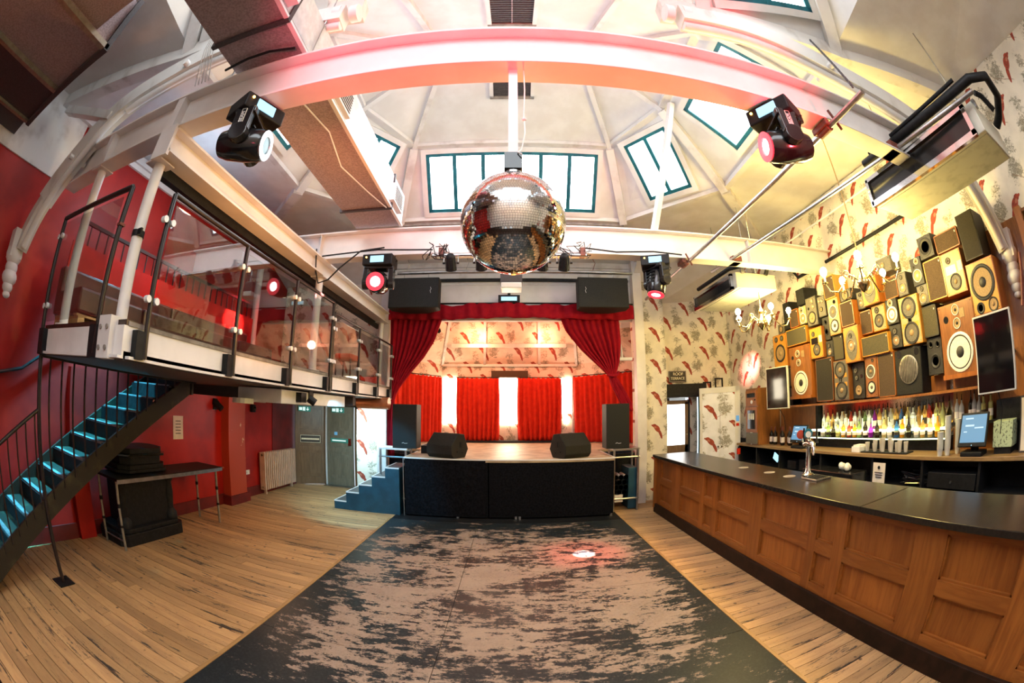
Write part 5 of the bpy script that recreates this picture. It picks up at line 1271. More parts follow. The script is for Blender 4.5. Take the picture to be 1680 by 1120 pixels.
chandelier((3.6, 2.98, 3.10), .47, 5, 'pale brass chandelier with glowing bulbs hanging in front of the wall of speakers', R(75))
chandelier((3.75, 5.40, 3.16), .46, 5, 'pale brass chandelier with glowing bulbs hanging beyond the far beam near the papered wall', R(40))
# ================================================================== BAR
bar = thing('bar_counter', 'long oak panelled bar with a dark top', 'bar', (3.0, 3.5, 0))
YE = 7.62; YN = -1.3
MB().box(2.80, 3.30, YN, YE - .06, 0.0, 1.06).build('carcass', 'plinth', bar)
MB().box(2.665, 2.80, YN, YE - .0, 0.0, 0.175).build('plinth', 'plinth', bar, bevel=.005)
tp = MB().box(2.63, 3.42, 2.30, YE + .03, 1.065, 1.115).build('bar_top', 'counter', bar, bevel=.006)
MB().box(2.63, 3.42, YN, 2.295, 1.065, 1.115).build('bar_top', 'counter', bar, bevel=.006)
MB().box(2.75, 2.80, YN, YE - .01, .175, 1.065).build('backing_panel', 'oak', bar)
FX0, FX1 = 2.702, 2.752
cols = [(7.38, 6.80), (6.42, 5.64), (5.50, 5.22), (5.06, 4.20), (3.93, 3.05), (2.92, 2.66), (2.50, 1.68), (1.36, .62), (.30, -.40), (-.55, -.85), (-1.0, -1.25)]
edges = [YE - .01] + [v for c in cols for v in c] + [YN]
rows = [(0.26, .575), (.69, 1.01)]
for i in range(0, len(edges), 2):
    MB().box(FX0, FX1, edges[i+1], edges[i], .175, 1.065).build('stile', 'oak', bar)
for (y1, y0) in cols:
    for (z0, z1) in ((.175, .26), (.575, .69), (1.01, 1.065)): MB().box(FX0 + .001, FX1, y0, y1, z0, z1).build('rail', 'oakx', bar)
    for (z0, z1) in rows:
        MB().box(2.738, 2.75, y0 + .004, y1 - .004, z0 + .004, z1 - .004).build('panel', 'oak', bar)
        m = .016
        for (a, b_, c, d) in ((y0, y1, z0, z0+m), (y0, y1, z1-m, z1), (y0, y0+m, z0, z1), (y1-m, y1, z0, z1)):
            MB().box(FX0 + .012, FX1 - .006, a, b_, c, d).build('moulding', 'oakx', bar)
MB().box(2.64, 3.30, YE - .06, YE - .02, .1, 1.065).build('end_panel', 'oak', bar)
MB().box(3.30, 3.32, YN, YE - .1, .0, 1.06).build('rear_panel', 'black', bar)
# things on the bar top
t = thing('beer_tap', 'chrome beer tap with two round badges on the bar top', 'tap', (3.3, 3.84, 1.115))
MB().lathe([(.075, 0), (.078, .015), (.045, .03), (.032, .06), (.030, .30), (.040, .34), (.05, .36)], (3.3, 3.84, 1.115), 22).build('column', 'chrome', t, smooth=True)
MB().tube([(3.3, 3.90, 1.47), (3.29, 3.84, 1.49), (3.28, 3.74, 1.48), (3.26, 3.70, 1.43), (3.25, 3.69, 1.36)], [.045, .05, .035, .022, .014], 12).build('head', 'chrome', t, smooth=True)
MB().cyl((3.240, 3.93, 1.585), (3.249, 3.94, 1.585), .052, n=22).build('badge_disc', 'peel', t, label='round orange badge')
MB().cyl((3.240, 3.78, 1.60), (3.249, 3.79, 1.60), .055, n=22).build('badge_disc', 'teal', t, label='round pale green badge')
for y in (3.93, 3.78): MB().cyl((3.2365, y - .004, 1.59), (3.240, y, 1.59), .036, n=20).build('badge_face', 'lens_pink' if False else ('peel' if y > 3.9 else 'cup'), t); MB().cyl((3.27, y, 1.50), (3.26, y, 1.56), .010, n=8).build('badge_stem', 'chrome', t)
for y in (3.86, 3.62): MB().tube([(3.25, y, 1.50), (3.235, y, 1.56), (3.235, y, 1.66)], .012, 8).build('handle', 'blackgloss', t)
t = thing('drip_tray', 'small steel drip tray at the foot of the beer tap', 'tray', (3.22, 3.62, 1.115))
MB().box(3.10, 3.34, 3.44, 3.72, 1.116, 1.135).build('tray', 'steel', t, bevel=.004)
for i in range(6): MB().box(3.12 + i*.035, 3.135 + i*.035, 3.46, 3.70, 1.135, 1.139).build('bar', 'black', t)
for i, (x, y, r, lab) in enumerate(((3.10, 5.05, .075, 'round pale coaster on the bar top, nearest the stage'), (3.12, 4.42, .075, 'round pale coaster on the bar top, second from the tap'), (3.12, 3.98, .08, 'round pale coaster on the bar top touching the foot of the tap'))):
    tag(MB().cyl((x, y, 1.1155), (x, y, 1.119), r, n=28).build('coaster', 'grimy'), lab, 'coaster', 'coasters on the bar')

# ---- back bar: counter, open shelving, fridges
kb = thing('back_bar', 'back counter of worn wood with dark open shelves below', 'counter', (4.9, 4.4, 0))
XB0 = 4.62
MB().box(XB0, 5.18, 1.0, 7.85, 1.125, 1.17).build('counter_top', 'backctr', kb, bevel=.004)
MB().box(5.10, 5.18, 1.0, 7.85, 0, 1.125).build('rear_board', 'black', kb)
for y in (1.05, 2.0, 2.95, 3.9, 5.1, 6.3, 7.1, 7.8): MB().box(4.66, 5.12, y - .02, y + .02, 0, 1.12).build('upright', 'black', kb)
for z in (.78,): MB().box(4.68, 5.10, 1.0, 7.85, z - .02, z).build('shelf', 'black', kb)
MB().box(4.68, 5.10, 1.0, 7.85, .08, .10).build('shelf', 'black', kb)
t = thing('bottle_cooler', 'black glass-fronted bottle fridge under the back counter', 'fridge', (4.4, 4.6, 0))
MB().box(4.25, 4.60, 3.95, 5.08, 0.02, .96).build('case', 'blackgloss', t, bevel=.01)
for y in (3.98, 4.54): MB().box(4.235, 4.25, y, y + .52, .12, .84).build('door', 'tvscreen', t); MB().box(4.228, 4.24, y + .02, y + .50, .86, .90).build('door_rail', 'steel', t)
t = thing('card_notice', 'white card with a crest standing under the back counter', 'notice', (4.6, 3.5, .8))
MB().box(4.64, 4.65, 3.62, 3.86, .80, 1.06).build('card', 'paper', t); MB().cyl((4.63, 3.74, 1.0), (4.64, 3.74, 1.0), .022, n=14).build('crest', 'black', t)
for i in range(3): MB().box(4.632, 4.64, 3.66 + .01*i, 3.82 - .01*i, .93 - .03*i, .938 - .03*i).build('text_line', 'galvdk', t)
t = thing('cable_heap', 'tangle of black cables on the shelf under the back counter', 'cables', (4.75, 3.1, .8))
for i in range(10): MB().tube([(4.7 + random.uniform(0,.25), 2.5 + random.uniform(0, .9), .80 + random.uniform(0,.15)) for _ in range(6)], .012, 6).build('cable', 'blackgloss', t)
t = thing('cash_box', 'black cash drawer under the back counter', 'drawer', (4.8, 2.4, .8))
MB().box(4.68, 5.05, 2.05, 2.85, .80, .98).build('case', 'black', t, bevel=.008); MB().cyl((4.665, 2.45, .88), (4.68, 2.45, .88), .014, n=10).build('lock', 'steel', t)
t = thing('card_reader', 'small box with blue lit face under the far end of the back counter', 'device', (4.8, 6.1, .8))
MB().box(4.72, 4.95, 5.4, 5.75, .80, .98).box(4.72, 4.95, 5.85, 6.1, .80, .94).build('case', 'black', t); MB().obox((4.7, 6.45, .97), (.02, .16, .12), Matrix.Rotation(R(25), 3, 'X')).build('screen', 'bluedisp', t)
t = thing('white_bag', 'crumpled clear plastic bag on the fridge', 'bag', (4.45, 4.3, .96))
for i in range(7): MB().sph((4.42 + random.uniform(-.06,.06), 4.30 + random.uniform(-.12,.12), 1.0 + random.uniform(0,.03)), .045, 8, 6).build('fold', 'cup', t)

# ---- shelf for bottles, lit from below; pelmet board and mirror behind
bs = thing('bottle_shelf', 'stepped bottle shelf with a glowing yellow-green light strip', 'shelf', (4.98, 4.2, 1.3))
MB().box(4.93, 5.18, 2.70, 5.75, 1.325, 1.345).build('lower_shelf', 'black', bs)
MB().box(5.022, 5.17, 2.70, 5.75, 1.435, 1.455).build('upper_shelf', 'plastic', bs)
MB().box(5.015, 5.022, 2.70, 5.75, 1.425, 1.455).build('light_strip', 'led', bs)
MB().box(5.168, 5.176, 2.95, 5.6, 1.456, 1.60).build('lit_riser', 'ledback', bs)
MB().box(4.925, 4.931, 2.72, 5.75, 1.322, 1.334).build('light_strip', 'led', bs)
MB().box(5.05, 5.18, 2.70, 5.75, 1.17, 1.32).build('backing', 'black', bs)
wb = thing('speaker_backboard', 'long reddish-brown board along the wall under the speakers', 'panel', (5.16, 4.0, 1.9))
MB().box(5.178, 5.195, 2.70, 5.75, 1.33, 1.85).build('mirror_panel', 'oldmirror', wb)
MB().box(5.14, 5.19, 1.0, 2.70, 1.17, 2.2).build('wood_panel', 'spbrown', wb)
MB().box(5.14, 5.19, 5.75, 6.9, 1.17, 2.0).build('wood_panel', 'spbrown', wb)
MB().box(4.80, 5.19, 1.75, 6.4, 1.855, 1.885).build('carrying_shelf', 'spbrown', wb)
MB().box(5.12, 5.18, 5.68, 5.76, 1.17, 1.86).build('post', 'black', wb)

# bottles
def bottle(kind, body, h=.29, r=.040, pourer=True, label=True, shape=0):
    t = thing('bottle', None, 'bottle', (0, 0, 0))
    h *= .86; hb = h * .67
    if shape == 0: prof = [(r*.9, 0), (r, .01), (r, hb), (r*.8, hb + .02), (.014, hb + .055), (.013, h), (.016, h), (.016, h + .006), (.001, h + .007)]
    elif shape == 1: prof = [(r*.8, 0), (r*1.05, .015), (r*1.1, hb*.8), (r*.5, hb + .01), (.014, hb + .04), (.013, h), (.017, h), (.001, h + .005)]
    else: prof = [(r*.95, 0), (r*1.0, hb*.9), (r*.95, hb*1.05), (.018, hb*1.15), (.015, h), (.001, h)]
    MB().lathe(prof, (0,0,0), 14).build('glass_body', LIQ[kind], t, smooth=True, local=True)
    if label: MB().lathe([(r*1.015, hb*.25), (r*1.015, hb*.68)], (0,0,0), 14).build('paper_label', body, t, smooth=True, local=True)
    if pourer: MB().tube([(0,0,h), (0,0,h + .03), (-.004,0,h + .075)], [.011, .006, .004], 6).build('pourer', 'blackgloss', t, local=True)
    return t
protos = {}
def getb(kind, lab, shape, h):
    k = (kind, lab, shape, h)
    if k not in protos: protos[k] = [bottle(kind, lab, h, shape=shape), False]
    return protos[k]
ordn = ['first', 'second', 'third', 'fourth', 'fifth', 'sixth', 'seventh', 'eighth', 'ninth', 'tenth', 'eleventh', 'twelfth', 'thirteenth', 'fourteenth', 'fifteenth', 'sixteenth', 'seventeenth', 'eighteenth', 'nineteenth', 'twentieth', 'twenty-first', 'twenty-second', 'twenty-third', 'twenty-fourth', 'twenty-fifth', 'twenty-sixth', 'twenty-seventh', 'twenty-eighth']
cname = {'clear': 'clear', 'amber': 'amber', 'gold': 'golden', 'green': 'green', 'red': 'red', 'purple': 'purple', 'dark': 'dark', 'yellow': 'yellow', 'blue': 'blue', 'orange': 'orange'}
def put_bottle(kind, x, y, z, lab, group, shape=0, h=.29, paper='paper'):
    p = getb(kind, paper, shape, h)
    if not p[1]: p[0].location = (x, y, z); p[0]['label'] = lab; p[0]['group'] = group; p[1] = True; return p[0]
    return clone(p[0], (x, y, z), lab, group)
def row(seq, x, y0, y1, z, rowname, group, jit=.008):
    n = len(seq)
    for i, (kd, sh, h, pp) in enumerate(seq):
        y = y0 + (y1 - y0) * i / (n - 1) + random.uniform(-jit, jit)
        put_bottle(kd, x + random.uniform(-.01, .01), y, z, '%s spirit bottle, %s from the far end of the %s' % (cname[kd], ordn[i], rowname), group, sh, h, pp)
P = 'paper'; K = 'signblk'; G = 'poster'
row([(k, s, h, p) for k, s, h, p in [('clear',0,.27,P),('gold',0,.30,P),('amber',1,.28,K),('clear',1,.30,P),('clear',0,.31,P),('clear',2,.27,P),('red',0,.30,P),('clear',0,.29,P),('clear',1,.31,K),('green',0,.28,P),('clear',0,.30,P),('purple',0,.30,P),('amber',0,.32,P),('gold',1,.30,P),('clear',0,.31,P),('amber',0,.30,K),('blue',0,.29,P),('gold',0,.31,P),('clear',2,.30,P),('amber',1,.31,P),('amber',0,.31,K),('red',0,.30,P),('yellow',0,.33,P),('yellow',1,.33,K)]], 5.068, 5.45, 2.86, 1.456, 'lit upper shelf', 'bottles on the lit upper shelf')
row([(k, s, h, p) for k, s, h, p in [('clear',1,.20,P),('green',0,.22,K),('dark',1,.22,P),('yellow',1,.22,K),('orange',0,.22,P),('red',0,.20,P),('orange',2,.22,P),('green',0,.26,P),('dark',0,.24,P),('purple',1,.23,P),('dark',0,.22,K),('gold',0,.28,P),('clear',0,.24,P),('blue',0,.24,K),('orange',2,.28,P),('dark',1,.29,G),('clear',0,.22,P),('amber',0,.24,P),('gold',0,.25,P),('orange',1,.29,P)]], 4.968, 5.38, 2.90, 1.346, 'lower shelf', 'bottles on the lower shelf')
row([(k, s, h, p) for k, s, h, p in [('amber',0,.31,P),('clear',0,.30,P),('gold',1,.30,K),('clear',2,.31,P),('orange',0,.31,P),('clear',0,.32,P),('gold',0,.30,P),('amber',0,.32,K),('clear',1,.31,P),('amber',0,.31,P),('red',0,.32,P),('gold',0,.33,P)]], 5.122, 5.0, 2.95, 1.456, 'rear row of the lit shelf', 'bottles in the rear row of the lit shelf')
for i, (y, kd, h) in enumerate(((2.60, 'clear', .30), (2.52, 'clear', .28), (2.36, 'dark', .33), (2.30, 'clear', .34), (2.22, 'clear', .30))):
    put_bottle(kd, 5.06, y, 1.50, '%s bottle, %s from the far end of the group behind the near till' % (cname[kd], ordn[i]), 'bottles behind the near till', 0, h, P)
put_bottle('yellow', 5.02, 2.13, 1.50, 'square yellow bottle with a round dark label, nearer the far end, behind the near till', 'tall yellow bottles', 2, .30, K)
put_bottle('yellow', 5.05, 2.02, 1.50, 'yellow bottle with a pale printed label at the camera end, behind the near till', 'tall yellow bottles', 2, .31, G)
MB().box(4.96, 5.14, 1.2, 2.68, 1.47, 1.50).build('side_shelf', 'black', bs)
MB().box(4.98, 5.14, 1.25, 1.9, 1.17, 1.70).build('black_cupboard', 'black', bs)
# wine bottles by the far till
def wine(h=.33):
    t = thing('wine_bottle', None, 'bottle', (0,0,0)); r = .042
    MB().lathe([(r*.9,0),(r,.01),(r,h*.60),(r*.7,h*.68),(.015,h*.76),(.014,h)], (0,0,0), 16).build('glass_body', LIQ['dark'], t, smooth=True, local=True)
    MB().lathe([(.0165,h*.80),(.0165,h+.002),(.001,h+.003)], (0,0,0), 12).build('foil_cap', 'ironred', t, local=True)
    MB().lathe([(r*1.01,h*.15),(r*1.01,h*.45)], (0,0,0), 16).build('paper_label', 'paper', t, local=True)
    return t
wp = wine()
ws = [(4.90, 6.90), (4.88, 6.74), (4.95, 6.60), (4.86, 6.46), (4.95, 6.36), (4.88, 6.24)]
for i, (x, y) in enumerate(ws):
    lab = 'dark wine bottle, %s from the tall wooden cabinet on the back counter' % ordn[i]
    if i == 0: wp.location = (x, y, 1.171); wp['label'] = lab; wp['group'] = 'wine bottles'
    else: clone(wp, (x, y, 1.171), lab, 'wine bottles')
t = thing('glass_decanter', 'clear empty bottle beside the tall wooden cabinet', 'bottle', (4.75, 7.15, 1.17))
MB().lathe([(.035,0),(.036,.20),(.014,.26),(.014,.36)], (4.88, 7.06, 1.171), 14).build('glass_body', LIQ['clear'], t, smooth=True)
tag(MB().lathe([(.045,0),(.06,.24),(.056,.24),(.042,.006)], (4.66, 7.24, 1.171), 18).build('plastic_cup', 'cup', smooth=True), 'cloudy plastic cup stack at the far end of the back counter', 'cup')
# tills
def till(x, yc, wid, hgt, z0, lab, lean=18, parts=6):
    t = thing('till', lab, 'till', (x, yc, z0))
    MB().box(x - .10, x + .12, yc - wid*.38, yc + wid*.38, z0 + .001, z0 + .05).build('base', 'black', t, bevel=.01)
    MB().obox((x + .03, yc, z0 + .10), (.06, .10, .12), Matrix.Rotation(R(-lean), 3, 'Y')).build('neck', 'black', t)
    m = Matrix.Rotation(R(lean), 3, 'Y') ; c = Vector((x - .02, yc, z0 + .09 + hgt/2))
    MB().obox(c, (.035, wid, hgt), m).build('housing', 'black', t, bevel=.008)
    MB().obox(c + m @ Vector((-.019, 0, .01)), (.004, wid - .05, hgt - .07), m).build('screen', 'till', t)
    for (dy, dz, w_, h_) in ((.12, .33, .14, .015), (.10, .1, .16, .02), (-.14, .02, .16, .015), (.2, -.1, .06, .012)):
        MB().obox(c + m @ Vector((-.022, dy*wid*1.4, dz*hgt*.9 + .01)), (.002, w_*wid*2, h_), m).build('screen_text', 'tillw', t)
    MB().cyl(c + m @ Vector((-.018, 0, -hgt/2 + .017)), c + m @ Vector((-.020, 0, -hgt/2 + .017)), .006, n=8).build('led', 'bluedisp', t)
    return t
till(4.72, 5.74, .42, .30, 1.17, 'blue-screened till between the wine bottles and the lit bottle shelf')
till(4.72, 2.14, .44, .36, 1.17, 'blue-screened till at the near end of the back counter')
# cups
cp = None
for i, (x, y, n, lab) in enumerate(((4.72, 2.57, 26, 'tallest stack of cloudy plastic cups beside the near till'), (4.84, 2.46, 22, 'stack of cloudy plastic cups half hidden by the near till'), (4.66, 2.66, 14, 'shortest stack of cloudy plastic cups, beside the lit bottle shelf'))):
    t = thing('cup_stack', lab, 'cups', (x, y, 1.17), 'stacks of plastic cups')
    for k in range(n):
        z = 1.171 + k*.014
        MB().lathe([(.034, 0), (.046, .085), (.048, .088)], (x, y, z), 14).build('cup', 'cup', t, smooth=True)
t = thing('shaker_tray', 'dark tray on the back counter under the steel cocktail tins', 'tray', (4.78, 3.8, 1.17))
MB().box(4.70, 4.90, 3.28, 4.2, 1.171, 1.185).build('tray', 'black', t)
k = 0
for i, (x, y, h) in enumerate([(4.78, 4.12, .12), (4.84, 4.02, .10), (4.76, 3.94, .15), (4.82, 3.86, .17), (4.76, 3.78, .18), (4.84, 3.70, .17), (4.77, 3.62, .15), (4.80, 3.53, .12), (4.76, 3.45, .15), (4.80, 3.36, .13)]):
    o = MB().lathe([(.028,0),(.038,h),(.036,h),(.026,.004)], (x, y, 1.186), 16).build('cocktail_tin', 'tin', smooth=True)
    tag(o, 'steel cocktail tin, %s from the far end of the dark tray' % ordn[i], 'tin', 'cocktail tins on the tray')
t = thing('napkin_box', 'white napkin box at the far end of the cocktail tray', 'box', (4.78, 4.3, 1.17)); MB().box(4.68, 4.86, 4.20, 4.38, 1.171, 1.25).build('box', 'plastic', t, bevel=.004); MB().box(4.70, 4.84, 4.22, 4.36, 1.25, 1.27).build('napkin', 'paper', t)
t = thing('printed_carton', 'green and white printed carton beside the near till', 'carton', (4.85, 1.72, 1.17)); MB().box(4.76, 5.0, 1.56, 1.86, 1.24, 1.50).build('carton', 'card', t, bevel=.004); MB().box(4.78, 4.98, 1.58, 1.84, 1.171, 1.24).build('holder', 'black', t)
t = thing('framed_poster', 'pale framed print with a red shape at the near end of the back counter', 'picture', (4.9, 1.35, 1.17))
MB().box(4.80, 4.82, 1.22, 1.46, 1.171, 1.72).build('frame', 'galvdk', t); MB().box(4.795, 4.80, 1.24, 1.44, 1.19, 1.70).build('print', 'poster', t)
# tall wooden hi-fi cabinet by the papered wall
t = thing('wooden_cabinet', 'tall brown wooden cabinet with a built-in radio and glazed door', 'cabinet', (4.9, 7.2, 1.17))
MB().box(4.62, 5.18, 6.98, 7.44, 1.171, 2.26).build('body', 'spbrown', t, bevel=.004)
MB().box(4.60, 4.622, 7.00, 7.42, 1.92, 2.22).build('radio_panel', 'spside', t); MB().box(4.592, 4.60, 7.06, 7.36, 2.09, 2.17).build('radio_dial', 'blackgloss', t)
MB().cyl((4.585, 7.18, 2.0), (4.60, 7.18, 2.0), .035, n=16).build('knob', 'plastic', t); MB().cyl((4.585, 7.06, 2.04), (4.60, 7.06, 2.04), .015, n=10).build('knob', 'black', t)
dr = MB().box(4.60, 4.622, 7.00, 7.42, 1.42, 1.90).build('door', 'spside', t); MB().box(4.594, 4.60, 7.07, 7.35, 1.48, 1.84).build('door_glass', 'tvscreen', dr)
for i in range(3): MB().box(4.588, 4.594, 7.10 + i*.08, 7.15 + i*.08, 1.66, 1.78).build('glass_ornament', 'cup', dr)
MB().box(4.60, 4.622, 7.00, 7.42, 1.19, 1.40).build('lower_panel', 'spgrey', t)
# ---- screens
def screen(x, y0, y1, z0, z1, lab, yaw):
    yc = (y0 + y1)/2; zc = (z0 + z1)/2; t = thing('wall_screen', lab, 'screen', (x, yc, zc)); m = Matrix.Rotation(yaw, 3, 'Z')
    w_, h_ = y1 - y0, z1 - z0
    MB().obox((x, yc, zc), (.045, w_, h_), m).build('case', 'tvframe', t, bevel=.004)
    MB().obox(Vector((x, yc, zc)) + m @ Vector((-.024, 0, 0)), (.004, w_ - .035, h_ - .035), m).build('panel', 'tvscreen', t)
    MB().cyl(Vector((x, yc, zc)) + m @ Vector((.02,0,0)), (5.15, yc, zc), .025, n=8).build('wall_arm', 'black', t)
    MB().tube([(x + .03, yc, z0), (x + .12, yc - .02, z0 - .15), (x + .2, yc + .03, z0 - .4)], .006, 6).build('cable', 'black', t)
    return t
screen(4.30, 1.36, 1.89, 1.81, 2.53, 'tall blank screen in a pale frame at the near end of the speaker wall', 0)
screen(4.50, 5.86, 6.38, 1.85, 2.56, 'blank screen in a pale frame at the far end of the speaker wall', R(14))
# dark red boards and shelving at the near end of the back bar
nb = thing('wood_shelving', 'dark red-brown shelving at the near end of the back bar', 'shelves', (5.0, 0.9, 1.2))
MB().box(4.55, 5.18, .95, 1.05, 0, 3.4).build('side_board', 'spbrown', nb); MB().box(5.15, 5.19, -.2, 1.9, 1.1, 3.5).build('back_board', 'spbrown', nb)
for z in (2.2, 2.75, 3.35): MB().box(4.62, 5.18, .2, .95, z, z + .03).build('shelf', 'spbrown', nb)
MB().tube([(4.75, 1.30, 2.55), (4.78, 1.22, 2.9), (4.8, 1.2, 3.05)], .02, 8).build('red_rod', 'ironred', nb)

# ================================================================== SPEAKER WALL
TYPES = {
 'gold3': ('spgold', 'spside', [(.28,.86,.115,'d'), (.70,.86,.115,'d'), (.52,.42,.36,'t')]),
 'gril_land': ('grilleol', 'spgold', []), 'grille_black': ('grilledk', 'spbrown', []), 'grille_olive': ('grilleol', 'spblack', []), 'grille_brown': ('grillebr', 'spside', []), 'grille_gold': ('grillebr', 'spgold', []),
 'bigwhite': ('spbrown', 'spside', [(.42,.86,.10,'w'), (.44,.69,.10,'w'), (.16,.80,.055,'p'), (.50,.30,.33,'W')]),
 'hugewhite': ('spbrown', 'spside', [(.50,.90,.105,'w'), (.50,.72,.105,'w'), (.20,.80,.07,'p'), (.50,.34,.37,'W')]),
 'gold_sq': ('spgold', 'spside', [(.34,.80,.12,'d'), (.40,.57,.0,'sq'), (.52,.28,.28,'D')]),
 'two_bronze': ('spgrey', 'spbrown', [(.47,.76,.36,'D'), (.47,.51,.09,'d'), (.52,.25,.38,'D')]),
 'gold_oval': ('spgold', 'spside', [(.48,.74,.10,'d'), (.48,.47,.26,'g'), (.50,.17,.09,'p')]),
 'small_grey': ('spblack', 'spblack', [(.45,.72,.20,'d'), (.50,.32,.30,'g')]),
 'grey4': ('spblack', 'spblack', [(.30,.82,.20,'d'), (.35,.60,.17,'d'), (.78,.62,.11,'p'), (.50,.24,.34,'t')]),
 'brown2': ('spbrown', 'spbrown', [(.70,.88,.09,'d'), (.48,.62,.38,'wd'), (.50,.24,.34,'wr')]),
 'monitor': ('carpetbox', 'black', [(.18,.90,.09,'p'), (.85,.90,.09,'p'), (.52,.55,.36,'G')]),
 'dim3': ('spblack', 'spblack', [(.28,.82,.16,'k'), (.75,.80,.16,'k'), (.52,.36,.34,'k')]),
 'goldbig': ('spgold', 'spside', [(.50,.58,.43,'T'), (.28,.13,.14,'k'), (.74,.13,.17,'t')]),
 'ring3': ('spblack', 'spblack', [(.62,.85,.20,'w'), (.26,.68,.08,'d'), (.50,.34,.40,'wt')]),
 'small2': ('spgrey', 'spblack', [(.50,.80,.16,'d'), (.50,.34,.34,'g')]),
 'two_big': ('spbeige', 'spgold', [(.50,.76,.38,'D'), (.48,.50,.10,'k'), (.50,.24,.38,'D')]),
 'figure8': ('spblack', 'spblack', [(.45,.84,.22,'w'), (.50,.38,.42,'wt')]),
 'gold2': ('spbeige', 'spgold', [(.42,.80,.16,'d'), (.50,.38,.34,'D')]),
 'gold_horn': ('spgold', 'spside', [(.50,.62,.33,'g'), (.50,.18,.08,'p')]),
 'tall2': ('spbeige', 'spgold', [(.70,.88,.11,'k'), (.50,.62,.37,'wd'), (.50,.24,.35,'wr')]),
 'small_one': ('spgrey', 'spblack', [(.50,.50,.30,'t')]),
 'grey3': ('spgrey', 'spblack', [(.65,.84,.15,'g'), (.70,.64,.14,'g'), (.25,.62,.08,'p'), (.50,.28,.36,'t')]),
 'small4': ('spgrey', 'spblack', [(.30,.76,.15,'g'), (.68,.72,.15,'g'), (.45,.36,.18,'t')]),
 'dim2': ('spblack', 'spblack', [(.50,.78,.22,'k'), (.50,.36,.34,'k')]),
 'ring2': ('spbeige', 'spblack', [(.40,.76,.26,'w'), (.50,.32,.38,'wt')]),
 'box_black': ('carpetbox', 'black', []), 'box_round': ('spblack', 'spblack', [(.5,.5,.44,'k')]), 'box_big': ('grilledk', 'spblack', []),
 'hexmon': ('spgrey', 'spgrey', [(.4,.5,.16,'g')]), 'panel_wood': ('spbrown', 'spbrown', []),
}
def driver(t, x, y, z, r, kd):
    """one drive unit on a baffle at x facing -x"""
    m = Matrix(((0,0,-1),(0,1,0),(1,0,0)))   # lathe axis to -x
    c = (x, y, z)
    if kd == 'p':
        return MB().cyl((x - .002, y, z), (x + .004, y, z), r, n=16).build('port', 'blackgloss', t)
    if kd == 'k':
        d = MB().lathe([(r, 0), (r*.98, .008), (r*.86, .010), (r*.8, .004), (r*.4, -.004), (.001, .0)], c, 20, m).build('driver', 'rubber', t, smooth=True); return d
    if kd == 'G':
        d = MB().lathe([(r, 0), (r, .014), (r*.93, .018), (.001, .026)], c, 28, m).build('driver', 'ring_metal', t, smooth=True)
        for k in range(-5, 6):
            q = k*r*.16; hh = math.sqrt(max(r*r*.82 - q*q, 0)); MB().box(x - .030, x - .024, y + q - .003, y + q + .003, z - hh, z + hh).build('grille_wire', 'spblack', d)
        return d
    ring = {'d':'rubber','D':'rubber','t':'spblack','T':'rubber','w':'ring_white','W':'ring_white','g':'ring_metal','wd':'ring_white','wr':'rubber','wt':'ring_white'}[kd]
    cone = {'d':'cone_dark','D':'cone_dark','t':'cone_tan','T':'cone_tan','w':'cone_tan','W':'cone_white','g':'cone_tan','wd':'cone_dark','wr':'cone_white','wt':'cone_tan'}[kd]
    cap = {'d':'spgrey','D':'cone_tan','t':'cone_tan','T':'rubber','w':'rubber','W':'rubber','g':'cone_white','wd':'cone_tan','wr':'cone_dark','wt':'cone_white'}[kd]
    d = MB().lathe([(r, 0), (r, .008), (r*.95, .013), (r*.86, .012), (r*.84, .004)], c, 28, m, caps=False).build('driver', ring, t, smooth=True)
    MB().lathe([(r*.86, .005), (r*.80, .011), (r*.74, .004)], c, 28, m, caps=False).build('surround', 'rubber', d, smooth=True)
    MB().lathe([(r*.78, .006), (r*.26, .0005)], (x - .002, y, z), 28, m, caps=False).build('cone', cone, d, smooth=True)
    MB().lathe([(r*.30, .002), (r*.24, .012), (r*.12, .019), (.0005, .021)], c, 20, m).build('dust_cap', cap, d, smooth=True)
    return d
